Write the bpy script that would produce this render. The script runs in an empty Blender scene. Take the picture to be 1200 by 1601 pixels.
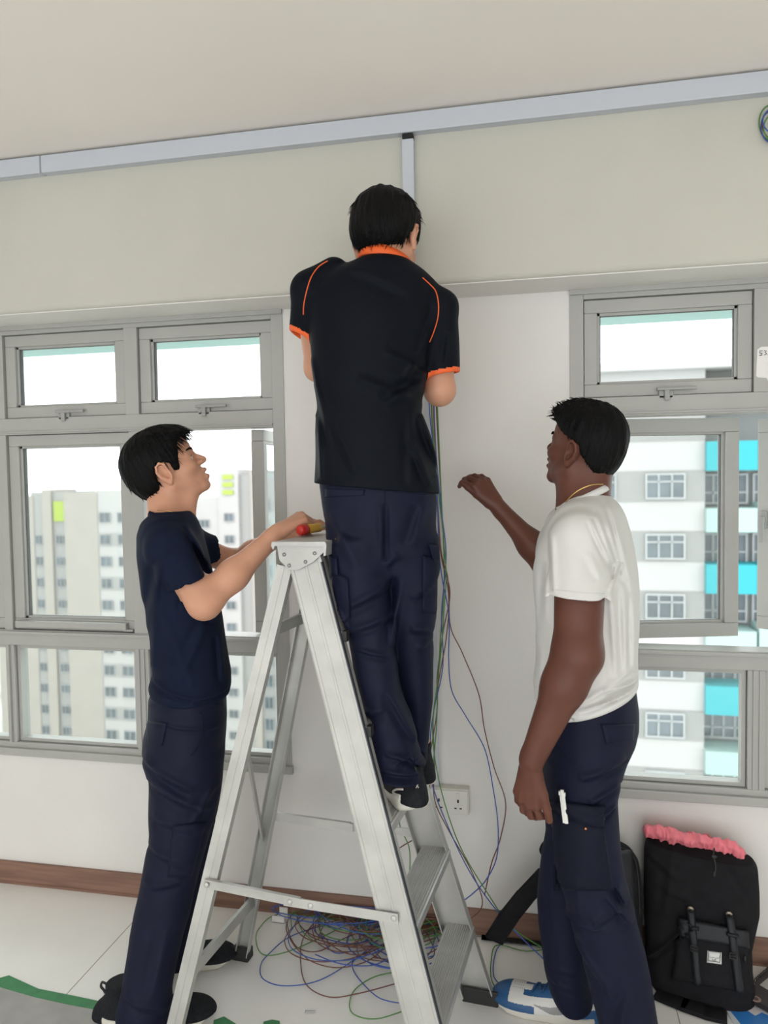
import bpy, bmesh, math, random
import numpy as np
from mathutils import Vector, Matrix
from mathutils.bvhtree import BVHTree

# ------------------------------------------------------------------ camera, sky, light
scn = bpy.context.scene
COL = scn.collection
EYE = 1.525
FPX = 1180.0
PIT, YAW, ROL = -0.0462, 0.20885, 0.01587
_cy, _sy = math.cos(YAW), math.sin(YAW)
FW = np.array([-_sy*math.cos(PIT), _cy*math.cos(PIT), math.sin(PIT)])
_rt = np.array([_cy, _sy, 0.0]); _dn = -np.cross(_rt, FW)
RT = math.cos(ROL)*_rt + math.sin(ROL)*_dn
DN = -math.sin(ROL)*_rt + math.cos(ROL)*_dn
CAMP = np.array([0.0, 0.0, EYE])
cam_d = bpy.data.cameras.new('camera'); cam = bpy.data.objects.new('camera', cam_d); COL.objects.link(cam)
cam_d.sensor_fit = 'VERTICAL'; cam_d.sensor_height = 36.0; cam_d.lens = FPX/1601.0*36.0
cam_d.clip_start = 0.05; cam_d.clip_end = 2000
cam_d.dof.use_dof = True; cam_d.dof.focus_distance = 2.1; cam_d.dof.aperture_fstop = 3.2
m = Matrix.Identity(4)
for i in range(3):
    m[i][0] = RT[i]; m[i][1] = -DN[i]; m[i][2] = -FW[i]; m[i][3] = CAMP[i]
cam.matrix_world = m
scn.camera = cam

world = bpy.data.worlds.new('sky'); scn.world = world; world.use_nodes = True
wn = world.node_tree; bg = wn.nodes['Background']
wtc = wn.nodes.new('ShaderNodeTexCoord'); wno = wn.nodes.new('ShaderNodeTexNoise'); wra = wn.nodes.new('ShaderNodeValToRGB')
wno.inputs['Scale'].default_value = 2.2; wno.inputs['Detail'].default_value = 5
wra.color_ramp.elements[0].position = 0.3; wra.color_ramp.elements[0].color = (0.80, 0.87, 0.93, 1)
wra.color_ramp.elements[1].position = 0.6; wra.color_ramp.elements[1].color = (1, 1, 1, 1)
wn.links.new(wtc.outputs['Generated'], wno.inputs['Vector']); wn.links.new(wno.outputs['Fac'], wra.inputs['Fac'])
wn.links.new(wra.outputs['Color'], bg.inputs['Color'])
bg.inputs['Strength'].default_value = 3.3

def portal(name, loc, rot, sx, sy):
    l = bpy.data.lights.new(name, 'AREA'); l.shape = 'RECTANGLE'; l.size = sx; l.size_y = sy; l.cycles.is_portal = True
    o = bpy.data.objects.new(name, l); COL.objects.link(o); o.location = loc; o.rotation_euler = rot
portal('portal_left', (-2.0, 2.56, 1.3), (math.radians(-90), 0, 0), 2.3, 1.6)
portal('portal_right', (1.15, 2.56, 1.3), (math.radians(-90), 0, 0), 2.2, 1.6)
portal('portal_back_opening', (-0.2, -3.4, 1.25), (math.radians(90), 0, 0), 6.0, 2.4)
def lamp(name, loc, rot, sx, sy, power, col=(1, 1, 1)):
    l = bpy.data.lights.new(name, 'AREA'); l.shape = 'RECTANGLE'; l.size = sx; l.size_y = sy; l.energy = power; l.color = col
    o = bpy.data.objects.new(name, l); COL.objects.link(o); o.location = loc; o.rotation_euler = rot
lamp('added_fill_lamp', (-1.6, -0.9, 2.57), (0, 0, 0), 1.2, 0.3, 5, (1.0, 0.985, 0.96))  # added fill lamps behind the camera, not fittings known in the room
lamp('added_fill_lamp', (0.9, -0.9, 2.57), (0, 0, 0), 1.2, 0.3, 5, (1.0, 0.985, 0.96))

scn.view_settings.view_transform = 'Standard'; scn.view_settings.look = 'None'
scn.view_settings.gamma = 1.0; scn.view_settings.use_curve_mapping = False
scn.view_settings.exposure = 0.12
scn.cycles.max_bounces = 8; scn.cycles.diffuse_bounces = 5; scn.cycles.transparent_max_bounces = 16
scn.cycles.sample_clamp_indirect = 6.0; scn.cycles.use_denoising = True
scn.cycles.caustics_reflective = False; scn.cycles.caustics_refractive = False

# ------------------------------------------------------------------ pixel helpers: a sight line and its meeting point with a real plane
def ray(px, py): return FW + RT*(px-600)/FPX + DN*(py-800.5)/FPX
def atY(px, py, Y):
    d = ray(px, py); return CAMP + d*(Y/d[1])
def atZ(px, py, Z):
    d = ray(px, py); return CAMP + d*((Z-EYE)/d[2])
class Frame:
    """upright plane through a person, square to the sight line"""
    def __init__(s, px, Y, py=950):
        b = atY(px, py, Y); d = ray(px, py); d[2] = 0; d /= np.linalg.norm(d)
        s.b = np.array([b[0], b[1], 0.0]); s.D = d; s.S = np.array([d[1], -d[0], 0.0])
    def pt(s, px, py, dd=0.0):
        d = ray(px, py); t = ((s.b-CAMP)@s.D + dd)/(d@s.D); return CAMP + d*t

# ------------------------------------------------------------------ materials
MATS = {}
def mat(name, col, rough=0.6, metal=0.0, var=0.0, vs=6.0, bump=0.0, bs=60.0, stretch=None, sub=0.0, col2=None, spec=0.5, aniso=None, sheen=0.0):
    if name in MATS: return MATS[name]
    mt = bpy.data.materials.new(name); mt.use_nodes = True; nt = mt.node_tree; p = nt.nodes['Principled BSDF']
    c = tuple(col)+(1,); p.inputs['Base Color'].default_value = c
    p.inputs['Roughness'].default_value = rough; p.inputs['Metallic'].default_value = metal
    p.inputs['Specular IOR Level'].default_value = spec
    if sub:
        p.inputs['Subsurface Weight'].default_value = sub; p.inputs['Subsurface Radius'].default_value = (0.012, 0.005, 0.003); p.inputs['Subsurface Scale'].default_value = 1.0
    if sheen: p.inputs['Sheen Weight'].default_value = sheen
    tc = nt.nodes.new('ShaderNodeTexCoord'); mp = nt.nodes.new('ShaderNodeMapping'); nt.links.new(tc.outputs['Object'], mp.inputs['Vector'])
    if stretch: mp.inputs['Scale'].default_value = stretch
    if var or col2:
        n = nt.nodes.new('ShaderNodeTexNoise'); n.inputs['Scale'].default_value = vs; n.inputs['Detail'].default_value = 6
        r = nt.nodes.new('ShaderNodeValToRGB')
        a = col2 if col2 else tuple(max(0, x*(1-var)) for x in col)
        b = col if col2 else tuple(min(1, x*(1+var)) for x in col)
        r.color_ramp.elements[0].position = 0.35; r.color_ramp.elements[1].position = 0.65
        r.color_ramp.elements[0].color = tuple(a)+(1,); r.color_ramp.elements[1].color = tuple(b)+(1,)
        nt.links.new(mp.outputs[0], n.inputs['Vector']); nt.links.new(n.outputs['Fac'], r.inputs['Fac']); nt.links.new(r.outputs['Color'], p.inputs['Base Color'])
    if bump:
        n = nt.nodes.new('ShaderNodeTexNoise'); n.inputs['Scale'].default_value = bs; n.inputs['Detail'].default_value = 4
        b = nt.nodes.new('ShaderNodeBump'); b.inputs['Strength'].default_value = bump; b.inputs['Distance'].default_value = 0.01
        nt.links.new(mp.outputs[0], n.inputs['Vector']); nt.links.new(n.outputs['Fac'], b.inputs['Height']); nt.links.new(b.outputs['Normal'], p.inputs['Normal'])
    MATS[name] = mt; return mt

def glass_mat(name, tint=(0.93, 0.96, 0.95), gl=0.06):
    mt = bpy.data.materials.new(name); mt.use_nodes = True; nt = mt.node_tree; nt.nodes.clear()
    o = nt.nodes.new('ShaderNodeOutputMaterial'); t = nt.nodes.new('ShaderNodeBsdfTransparent'); g = nt.nodes.new('ShaderNodeBsdfGlossy')
    mx = nt.nodes.new('ShaderNodeMixShader'); t.inputs[0].default_value = tuple(tint)+(1,); g.inputs['Roughness'].default_value = 0.03
    mx.inputs[0].default_value = gl; nt.links.new(t.outputs[0], mx.inputs[1]); nt.links.new(g.outputs[0], mx.inputs[2]); nt.links.new(mx.outputs[0], o.inputs[0])
    return mt

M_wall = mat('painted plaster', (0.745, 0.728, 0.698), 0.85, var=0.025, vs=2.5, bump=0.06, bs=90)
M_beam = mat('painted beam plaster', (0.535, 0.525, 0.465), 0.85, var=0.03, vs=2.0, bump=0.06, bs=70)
M_ceil = mat('ceiling paint', (0.84, 0.795, 0.745), 0.9, var=0.015, vs=1.5, bump=0.03)
M_alu = mat('grey powder coated aluminium', (0.40, 0.40, 0.375), 0.45, var=0.03, vs=4)
M_alu_d = mat('window gasket', (0.10, 0.10, 0.10), 0.6)
M_trunk = mat('pale grey plastic trunking', (0.52, 0.55, 0.60), 0.5)
M_base = mat('brown timber skirting', (0.225, 0.125, 0.088), 0.55, var=0.18, vs=7, stretch=(0.6, 6, 9), bump=0.05)
M_glass = glass_mat('clear window glass')
M_glass_u = glass_mat('upper window glass', (0.94, 0.965, 0.96), 0.04)
M_ladder = mat('worn aluminium', (0.50, 0.50, 0.475), 0.5, metal=0.45, var=0.10, vs=9, bump=0.05, bs=40)
M_step = mat('ribbed aluminium', (0.56, 0.56, 0.55), 0.42, metal=0.6, var=0.08, vs=12)
M_rubber = mat('black rubber', (0.02, 0.02, 0.02), 0.6)
M_skinA = mat('light tan skin', (0.58, 0.30, 0.195), 0.5, spec=0.35, var=0.05, vs=14, sub=0.12, bump=0.03, bs=220)
M_skinB = mat('deep brown skin', (0.115, 0.042, 0.027), 0.45, spec=0.28, var=0.10, vs=12, sub=0.05, bump=0.04, bs=220)
M_hair = mat('black hair', (0.004, 0.0038, 0.004), 0.5, spec=0.1, bump=0.35, bs=60, stretch=(6, 6, 1))
M_tee = mat('navy tee jersey', (0.007, 0.011, 0.028), 0.85, var=0.06, vs=30, bump=0.08, bs=500, spec=0.12)
M_white = mat('white tee jersey', (0.66, 0.655, 0.63), 0.85, var=0.02, vs=8, bump=0.08, bs=400)
M_black = mat('black sports jersey', (0.0045, 0.006, 0.010), 0.6, bump=0.04, bs=700, spec=0.08)
M_orange = mat('orange trim', (0.80, 0.12, 0.02), 0.6)
M_pants = mat('navy work trousers', (0.0068, 0.0086, 0.025), 0.66, var=0.08, vs=20, bump=0.06, bs=450, spec=0.17)
M_pants_d = mat('dark navy work trousers', (0.0052, 0.0066, 0.017), 0.66, var=0.08, vs=20, bump=0.06, bs=450, spec=0.15)

# ------------------------------------------------------------------ object helpers
ORG = {}
def empty(name, loc, label=None, cat=None, group=None, kind=None):
    o = bpy.data.objects.new(name, None); COL.objects.link(o); o.location = loc; o.empty_display_size = 0.1
    ORG[o.name] = np.array(loc, float); tag(o, label, cat, group, kind); return o
def tag(o, label=None, cat=None, group=None, kind=None):
    if label: o['label'] = label
    if cat: o['category'] = cat
    if group: o['group'] = group
    if kind: o['kind'] = kind
    return o
def part(name, V, F, mt, parent=None, smooth=True, label=None, midx=None):
    V = np.asarray(V, dtype=np.float64).reshape(-1, 3)
    if parent is not None: org = ORG[parent.name]
    else:
        lo, hi = V.min(0), V.max(0); org = np.array([(lo[0]+hi[0])/2, (lo[1]+hi[1])/2, lo[2]])
    me = bpy.data.meshes.new(name); Vl = V-org
    if isinstance(F, np.ndarray) and F.ndim == 2:
        me.vertices.add(len(Vl)); me.vertices.foreach_set('co', Vl.astype(np.float32).ravel())
        n = F.shape[1]; me.loops.add(F.size); me.loops.foreach_set('vertex_index', F.astype(np.int32).ravel())
        me.polygons.add(len(F)); me.polygons.foreach_set('loop_start', (np.arange(len(F))*n).astype(np.int32))
        me.polygons.foreach_set('loop_total', np.full(len(F), n, np.int32)); me.update(calc_edges=True)
    else:
        me.from_pydata([tuple(v) for v in Vl], [], [tuple(f) for f in F]); me.update()
    for x in (mt if isinstance(mt, (list, tuple)) else [mt]): me.materials.append(x)
    me.polygons.foreach_set('use_smooth', np.full(len(me.polygons), bool(smooth)))
    if midx is not None: me.polygons.foreach_set('material_index', np.asarray(midx, np.int32))
    me.validate()
    o = bpy.data.objects.new(name, me); COL.objects.link(o)
    if parent is not None: o.parent = parent; ORG[o.name] = org
    else: o.location = org; ORG[o.name] = org
    if label: o['label'] = label
    return o

class MB:
    """collects shapes into one mesh"""
    def __init__(s): s.V = []; s.F = []
    def add(s, V, F):
        k = len(s.V); s.V += [tuple(v) for v in V]; s.F += [tuple(i+k for i in f) for f in F]; return s
    def box(s, x0, x1, y0, y1, z0, z1, bev=0.0, M=None):
        bm = bmesh.new(); bmesh.ops.create_cube(bm, size=1.0)
        for v in bm.verts: v.co = Vector(((x0+x1)/2+v.co.x*(x1-x0), (y0+y1)/2+v.co.y*(y1-y0), (z0+z1)/2+v.co.z*(z1-z0)))
        if bev: bmesh.ops.bevel(bm, geom=bm.edges[:], offset=bev, segments=2, profile=0.6, affect='EDGES')
        if M is not None: bm.transform(M)
        bm.verts.ensure_lookup_table(); V = [v.co[:] for v in bm.verts]; F = [[v.index for v in f.verts] for f in bm.faces]; bm.free()
        return s.add(V, F)
    def beam(s, a, b, w, h, up=(0, 0, 1), bev=0.0, e0=0.0):
        """box bar from a to b; w across, h along 'up'"""
        a = Vector(a); b = Vector(b); z = (b-a); L = z.length; z.normalize(); u = Vector(up); x = u.cross(z).normalized(); y = z.cross(x)
        M = Matrix(((x.x, y.x, z.x, a.x), (x.y, y.y, z.y, a.y), (x.z, y.z, z.z, a.z), (0, 0, 0, 1)))
        return s.box(-w/2, w/2, -h/2, h/2, -e0, L+e0, bev, M)
    def tube(s, pts, r, seg=8, caps=True):
        V, F = tube_mesh(pts, r, seg, caps); return s.add(V, F)
    def cyl(s, a, b, r, seg=20, r2=None): return s.tube([a, b], [r, r if r2 is None else r2], seg)
    def ball(s, c, r, sc=(1, 1, 1), seg=16, M=None):
        V = []; F = []; R_ = seg//2
        for i in range(R_+1):
            th = math.pi*i/R_
            for j in range(seg):
                ph = 2*math.pi*j/seg; p = Vector((r*sc[0]*math.sin(th)*math.cos(ph), r*sc[1]*math.sin(th)*math.sin(ph), r*sc[2]*math.cos(th)))
                if M is not None: p = M @ p
                V.append((c[0]+p.x, c[1]+p.y, c[2]+p.z))
        for i in range(R_):
            for j in range(seg): F.append((i*seg+j, (i+1)*seg+j, (i+1)*seg+(j+1) % seg, i*seg+(j+1) % seg))
        return s.add(V, F)
    def prism(s, poly, d0, d1, ox, ax, ay, az):
        """polygon in (ax, ay) plane extruded along az from d0 to d1"""
        ox, ax, ay, az = map(np.array, (ox, ax, ay, az)); n = len(poly)
        V = [ox+ax*p[0]+ay*p[1]+az*d0 for p in poly]+[ox+ax*p[0]+ay*p[1]+az*d1 for p in poly]
        F = [tuple(range(n))[::-1], tuple(range(n, 2*n))]+[(i, (i+1) % n, n+(i+1) % n, n+i) for i in range(n)]
        return s.add(V, F)
    def build(s, name, mt, parent=None, smooth=False, label=None): return part(name, s.V, s.F, mt, parent, smooth, label)

def tube_mesh(pts, r, seg=8, caps=True):
    P = [Vector(p) for p in pts]; n = len(P); rr = [r]*n if not hasattr(r, '__len__') else list(r)
    V = []; F = []; t0 = (P[1]-P[0]).normalized(); nrm = t0.orthogonal().normalized()
    for i in range(n):
        t = (P[min(i+1, n-1)]-P[max(i-1, 0)]).normalized(); nrm = (nrm-t*nrm.dot(t)); nrm = nrm.normalized() if nrm.length > 1e-6 else t.orthogonal().normalized()
        b = t.cross(nrm)
        for j in range(seg):
            a = 2*math.pi*j/seg; V.append((P[i]+(nrm*math.cos(a)+b*math.sin(a))*rr[i])[:])
    for i in range(n-1):
        for j in range(seg): F.append((i*seg+j, i*seg+(j+1) % seg, (i+1)*seg+(j+1) % seg, (i+1)*seg+j))
    if caps: F.append(tuple(range(seg))[::-1]); F.append(tuple((n-1)*seg+j for j in range(seg)))
    return V, F
def spline(pts, sub=8, closed=False):
    P = [np.array(p, float) for p in pts]; n = len(P); out = []
    rng = range(n) if closed else range(n-1)
    for i in rng:
        if closed: p0, p1, p2, p3 = P[i-1], P[i], P[(i+1) % n], P[(i+2) % n]
        else: p0, p1, p2, p3 = P[max(i-1, 0)], P[i], P[i+1], P[min(i+2, n-1)]
        for k in range(sub):
            t = k/sub; out.append(0.5*((2*p1)+(-p0+p2)*t+(2*p0-5*p1+4*p2-p3)*t*t+(-p0+3*p1-3*p2+p3)*t**3))
    out.append(P[0] if closed else P[-1]); return out

# ------------------------------------------------------------------ implicit-surface modeller for bodies and cloth
_rs = np.random.RandomState(5); _NT = _rs.rand(32, 32, 32).astype(np.float32)
def vnoise(P, sc, off=0.0):
    q = P*np.asarray(sc, np.float32)+off; i = np.floor(q).astype(np.int32); f = q-i; f = f*f*(3-2*f); i &= 31; j = (i+1) & 31
    def g(a, b, c): return _NT[a, b, c]
    x0, y0, z0, x1, y1, z1 = i[..., 0], i[..., 1], i[..., 2], j[..., 0], j[..., 1], j[..., 2]; fx, fy, fz = f[..., 0], f[..., 1], f[..., 2]
    a = g(x0, y0, z0)*(1-fx)+g(x1, y0, z0)*fx; b = g(x0, y1, z0)*(1-fx)+g(x1, y1, z0)*fx
    c = g(x0, y0, z1)*(1-fx)+g(x1, y0, z1)*fx; d = g(x0, y1, z1)*(1-fx)+g(x1, y1, z1)*fx
    return ((a*(1-fy)+b*fy)*(1-fz)+(c*(1-fy)+d*fy)*fz)*2-1

class SDF:
    def __init__(s): s.ops = []; s.disp = None
    def _add(s, fn, lo, hi, k, op): s.ops.append((fn, np.asarray(lo, np.float32), np.asarray(hi, np.float32), k, op)); return s
    def cone(s, a, b, ra, rb, k=0.02, op='u', flat=None, fs=1.0):
        a = np.asarray(a, np.float32); b = np.asarray(b, np.float32); ab = b-a; L2 = float(ab@ab)+1e-12
        nf = None if flat is None else np.asarray(flat, np.float32)/np.linalg.norm(flat)
        def fn(p):
            q = p-a; t = np.clip((q@ab)/L2, 0, 1); v = q-t[..., None]*ab
            if nf is not None:
                w = v@nf; v = v+(w*(1/fs-1))[..., None]*nf
                dd = np.sqrt((v*v).sum(-1)); r = ra+(rb-ra)*t
                return (dd-r)*np.where(dd > 1e-6, (fs+(1-fs)*0.6), 1)
            return np.sqrt((v*v).sum(-1))-(ra+(rb-ra)*t)
        R = max(ra, rb); return s._add(fn, np.minimum(a, b)-R, np.maximum(a, b)+R, k, op)
    def chain(s, pts, rs, k=0.02, op='u'):
        for i in range(len(pts)-1): s.cone(pts[i], pts[i+1], rs[i], rs[i+1], k, op)
        return s
    def ell(s, c, r, R=None, k=0.02, op='u'):
        c = np.asarray(c, np.float32); r = np.asarray(r, np.float32); Rm = np.eye(3, dtype=np.float32) if R is None else np.asarray(R, np.float32)
        def fn(p):
            q = (p-c)@Rm.T; k0 = np.sqrt(((q/r)**2).sum(-1)); k1 = np.sqrt(((q/(r*r))**2).sum(-1))+1e-9
            return np.where(k0 < 1e-4, -r.min(), k0*(k0-1)/k1)
        e = np.abs(Rm.T)@r; return s._add(fn, c-e, c+e, k, op)
    def box(s, c, h, R=None, rd=0.01, k=0.02, op='u'):
        c = np.asarray(c, np.float32); h = np.asarray(h, np.float32); Rm = np.eye(3, dtype=np.float32) if R is None else np.asarray(R, np.float32)
        def fn(p):
            q = np.abs((p-c)@Rm.T)-(h-rd); return np.sqrt((np.maximum(q, 0)**2).sum(-1))+np.minimum(q.max(-1), 0)-rd
        e = np.abs(Rm.T)@h; return s._add(fn, c-e, c+e, k, op)
    def loft(s, fr, rows, k=0.03, op='u', inset=0.0, pw=2.0, dd0=0.0, top=0.0, bot=0.0):
        """horizontal slices: (y_px, left_px, right_px, depth offset, depth radius) read in the person's plane"""
        T = []
        for (yp, xl, xr, dd, rd) in rows:
            a = fr.pt(xl, yp, dd+dd0); b = fr.pt(xr, yp, dd+dd0); c = (a+b)/2
            T.append((c[2], (c-fr.b)@fr.S, (c-fr.b)@fr.D, np.linalg.norm((b-a)[:2])/2-inset, rd-inset))
        T = np.array(sorted(T)); z0, z1 = T[0, 0]+bot, T[-1, 0]-top
        zz = np.linspace(T[0, 0], T[-1, 0], 260); from_ = []
        # smooth table
        for cidx in range(1, 5):
            y = np.interp(zz, T[:, 0], T[:, cidx]); ker = np.hanning(15); ker /= ker.sum(); yp_ = np.concatenate([np.full(7, y[0]), y, np.full(7, y[-1])]); from_.append(np.convolve(yp_, ker, 'valid'))
        cs, cd, rs, rdp = from_; b, S, D = fr.b.astype(np.float32), fr.S.astype(np.float32), fr.D.astype(np.float32)
        def fn(p):
            q = p-b; z = p[..., 2]; u = q@S; v = q@D
            du = u-np.interp(z, zz, cs); dv = v-np.interp(z, zz, cd); ru = np.interp(z, zz, rs); rv = np.interp(z, zz, rdp)
            kk = (np.abs(du/ru)**pw+np.abs(dv/rv)**pw)**(1/pw)+1e-9; ln = np.sqrt(du*du+dv*dv)
            rad = np.where(kk > 0.05, ln*(1-1/kk), -np.minimum(ru, rv)); rad = np.maximum(rad, -np.minimum(ru, rv))
            cap = np.maximum(z-z1, z0-z); w = 0.012; h = np.clip(0.5+0.5*(rad-cap)/w, 0, 1)
            return cap+(rad-cap)*h+w*h*(1-h)
        R = max(rs.max(), rdp.max())+0.01; P = [b+S*cs[i]+D*cd[i] for i in range(0, 260, 20)]; P = np.array(P); P[:, 2] = np.linspace(T[0, 0], T[-1, 0], len(P))
        return s._add(fn, P.min(0)-[R, R, 0.01], P.max(0)+[R, R, 0.01], k, op)
    def cut(s, p0, n, c=None, r=9.0, k=0.004):
        """remove what lies beyond plane (p0, n), within r of c"""
        p0 = np.asarray(p0, np.float32); n = np.asarray(n, np.float32); n = n/np.linalg.norm(n); c = p0 if c is None else np.asarray(c, np.float32)
        def fn(p): return np.maximum(-((p-p0)@n), np.sqrt(((p-c)**2).sum(-1))-r)
        return s._add(fn, c-r, c+r, k, 's')
    def keep(s, fn, lo=(-9, -9, -9), hi=(9, 9, 9), k=0.006): return s._add(fn, lo, hi, k, 'i')
    def evalb(s, P, C, hd):
        F = np.full(P.shape[:2], 0.06, np.float32)
        for fn, lo, hi, k, op in s.ops:
            mg = hd+k+0.03; mk = np.all((C > lo-mg) & (C < hi+mg), axis=1)
            if not mk.any(): continue
            d = fn(P[mk]).astype(np.float32); f = F[mk]
            if op == 'u': h = np.clip(0.5+0.5*(f-d)/k, 0, 1); f = f+(d-f)*h-k*h*(1-h)
            elif op == 's': d = -d; h = np.clip(0.5-0.5*(f-d)/k, 0, 1); f = f+(d-f)*h+k*h*(1-h)
            else: h = np.clip(0.5-0.5*(f-d)/k, 0, 1); f = f+(d-f)*h+k*h*(1-h)
            F[mk] = f
        return F
    def evalp(s, p):
        F = np.full(p.shape[:-1], 0.06, np.float32)
        for fn, lo, hi, k, op in s.ops:
            d = fn(p)
            if op == 'u': h = np.clip(0.5+0.5*(F-d)/k, 0, 1); F = F+(d-F)*h-k*h*(1-h)
            else:
                if op == 's': d = -d
                h = np.clip(0.5-0.5*(F-d)/k, 0, 1); F = F+(d-F)*h+k*h*(1-h)
        return F
    def sub(s, g, k=0.02):
        lo = np.min([o[1] for o in g.ops if o[4] == 'u'], axis=0); hi = np.max([o[2] for o in g.ops if o[4] == 'u'], axis=0)
        return s._add(g.evalp, lo, hi, k, 'u')
    def mesh(s, h, n=8):
        lo = np.min([o[1] for o in s.ops if o[4] == 'u'], axis=0)-0.03; hi = np.max([o[2] for o in s.ops if o[4] == 'u'], axis=0)+0.03
        B = n*h; nb = np.ceil((hi-lo)/B).astype(int); g = np.stack(np.meshgrid(*[np.arange(k) for k in nb], indexing='ij'), -1).reshape(-1, 3)
        C = (lo+(g+0.5)*B).astype(np.float32); hd = B*0.87; f = s.evalb(C[:, None, :], C, hd)[:, 0]
        if s.disp is not None: f = f+s.disp(C)
        act = np.abs(f) < hd*1.5+0.006; g = g[act]; C = C[act]
        cr = np.stack(np.meshgrid(*[np.arange(n+1)]*3, indexing='ij'), -1).reshape(-1, 3)
        Fs = []
        for i in range(0, len(g), 1500):
            gg = g[i:i+1500]; P = (lo+((gg[:, None, :]*n+cr[None])*h)).astype(np.float32); ff = s.evalb(P, C[i:i+1500], hd)
            if s.disp is not None: ff = ff+s.disp(P)
            Fs.append(ff)
        F = np.concatenate(Fs).reshape(-1, n+1, n+1, n+1); neg = F < 0
        cnt = sum(neg[:, a:a+n, b:b+n, c:c+n].astype(np.int8) for a in (0, 1) for b in (0, 1) for c in (0, 1))
        bi, ci, cj, ck = np.nonzero((cnt > 0) & (cnt < 8)); cell = g[bi]*n+np.stack([ci, cj, ck], 1)
        offs = [(a, b, c) for a in (0, 1) for b in (0, 1) for c in (0, 1)]; V8 = np.stack([F[bi, ci+a, cj+b, ck+c] for a, b, c in offs], 1)
        acc = np.zeros((len(bi), 3), np.float32); num = np.zeros(len(bi), np.float32)
        for i, oa in enumerate(offs):
            for j, ob in enumerate(offs):
                if j > i and sum(abs(x-y) for x, y in zip(oa, ob)) == 1:
                    a = V8[:, i]; b = V8[:, j]; c = (a < 0) != (b < 0); t = np.where(c, a/np.where(c, a-b, 1), 0)[:, None]
                    p = np.array(oa, np.float32)+t*(np.array(ob, np.float32)-np.array(oa, np.float32)); acc += p*c[:, None]; num += c
        V = lo+(cell+acc/num[:, None])*h; N = nb*n+2; ids = (cell[:, 0]*N[1]+cell[:, 1])*N[2]+cell[:, 2]; order = np.argsort(ids); sid = ids[order]
        def look(c):
            q = (c[:, 0]*N[1]+c[:, 1])*N[2]+c[:, 2]; k = np.clip(np.searchsorted(sid, q), 0, len(sid)-1); return np.where(sid[k] == q, order[k], -1)
        Q = []
        for ax in range(3):
            e = [1, 0, 0] if ax == 0 else [0, 1, 0] if ax == 1 else [0, 0, 1]; j = offs.index(tuple(e)); a = V8[:, 0] < 0; b = V8[:, j] < 0; sel = a != b
            c = cell[sel]; u = np.zeros(3, int); v = np.zeros(3, int); u[(ax+1) % 3] = 1; v[(ax+2) % 3] = 1
            q = np.stack([look(c), look(c-u), look(c-u-v), look(c-v)], 1); fl = ~a[sel]; q[fl] = q[fl][:, ::-1]; Q.append(q[(q >= 0).all(1)])
        Q = np.concatenate(Q); used = np.unique(Q); mp = np.full(len(V), -1); mp[used] = np.arange(len(used)); V = V[used]; Q = mp[Q]
        # drop specks
        return V, Q
def relax(V, Q, it=1, lam=0.5):
    for _ in range(it):
        acc = np.zeros_like(V); num = np.zeros(len(V))
        for i in range(4):
            a, b = Q[:, i], Q[:, (i+1) % 4]; np.add.at(acc, a, V[b]); np.add.at(num, a, 1)
        V = V+lam*(acc/np.maximum(num, 1)[:, None]-V)
    return V
def bvh(V, Q): return BVHTree.FromPolygons([tuple(v) for v in V], [tuple(int(i) for i in q) for q in Q])
def split(V, Q, cls):
    """separate faces by class number"""
    c = V[Q].mean(1); k = cls(c); out = []
    for i in range(int(k.max())+1):
        q = Q[k == i]
        if len(q) == 0: out.append(None); continue
        u = np.unique(q); mp = np.full(len(V), -1); mp[u] = np.arange(len(u)); out.append((V[u], mp[q]))
    return out
FOLD = 2.0
def folds(fr, lines, noise=None):
    """cloth folds: ((x0,y0),(x1,y1), height m, half width px) laid on the side the photo shows"""
    L = []
    for (p0, p1, amp, w) in lines:
        a = fr.pt(*p0); b = fr.pt(*p1); L.append((np.array([(a-fr.b)@fr.S, a[2]], np.float32), np.array([(b-fr.b)@fr.S, b[2]], np.float32), amp, w*0.00172))
    b0, S, D = fr.b.astype(np.float32), fr.S.astype(np.float32), fr.D.astype(np.float32)
    def f(P):
        q = P-b0; u = q@S; z = P[..., 2]; v = q@D; out = np.zeros(u.shape, np.float32); wv = np.clip(0.5-v*8, 0.15, 1)
        for a, b, amp, w in L:
            ab = b-a; l2 = float(ab@ab)+1e-9; t = np.clip(((u-a[0])*ab[0]+(z-a[1])*ab[1])/l2, 0, 1)
            dx = u-a[0]-t*ab[0]; dz = z-a[1]-t*ab[1]; l1 = math.sqrt(l2); sd = (dx*(-ab[1])+dz*ab[0])/l1; g1 = dx*dx+dz*dz; out -= FOLD*amp*np.sqrt(np.clip(4*t*(1-t), 0, 1))*(np.exp(-g1/(w*w*0.6))-0.75*np.exp(-((sd+w*1.15)**2+(g1-np.minimum(sd*sd, g1)))/(w*w*0.8)))*wv
        if noise is not None: out += noise(P, u, v, z)
        return out
    return f
def ray_hit(bv, px, py):
    d = ray(px, py); d = Vector(d/np.linalg.norm(d)); h = bv.ray_cast(Vector(CAMP), d); return (None, None) if h[0] is None else (np.array(h[0]), np.array(h[1]))
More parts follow.
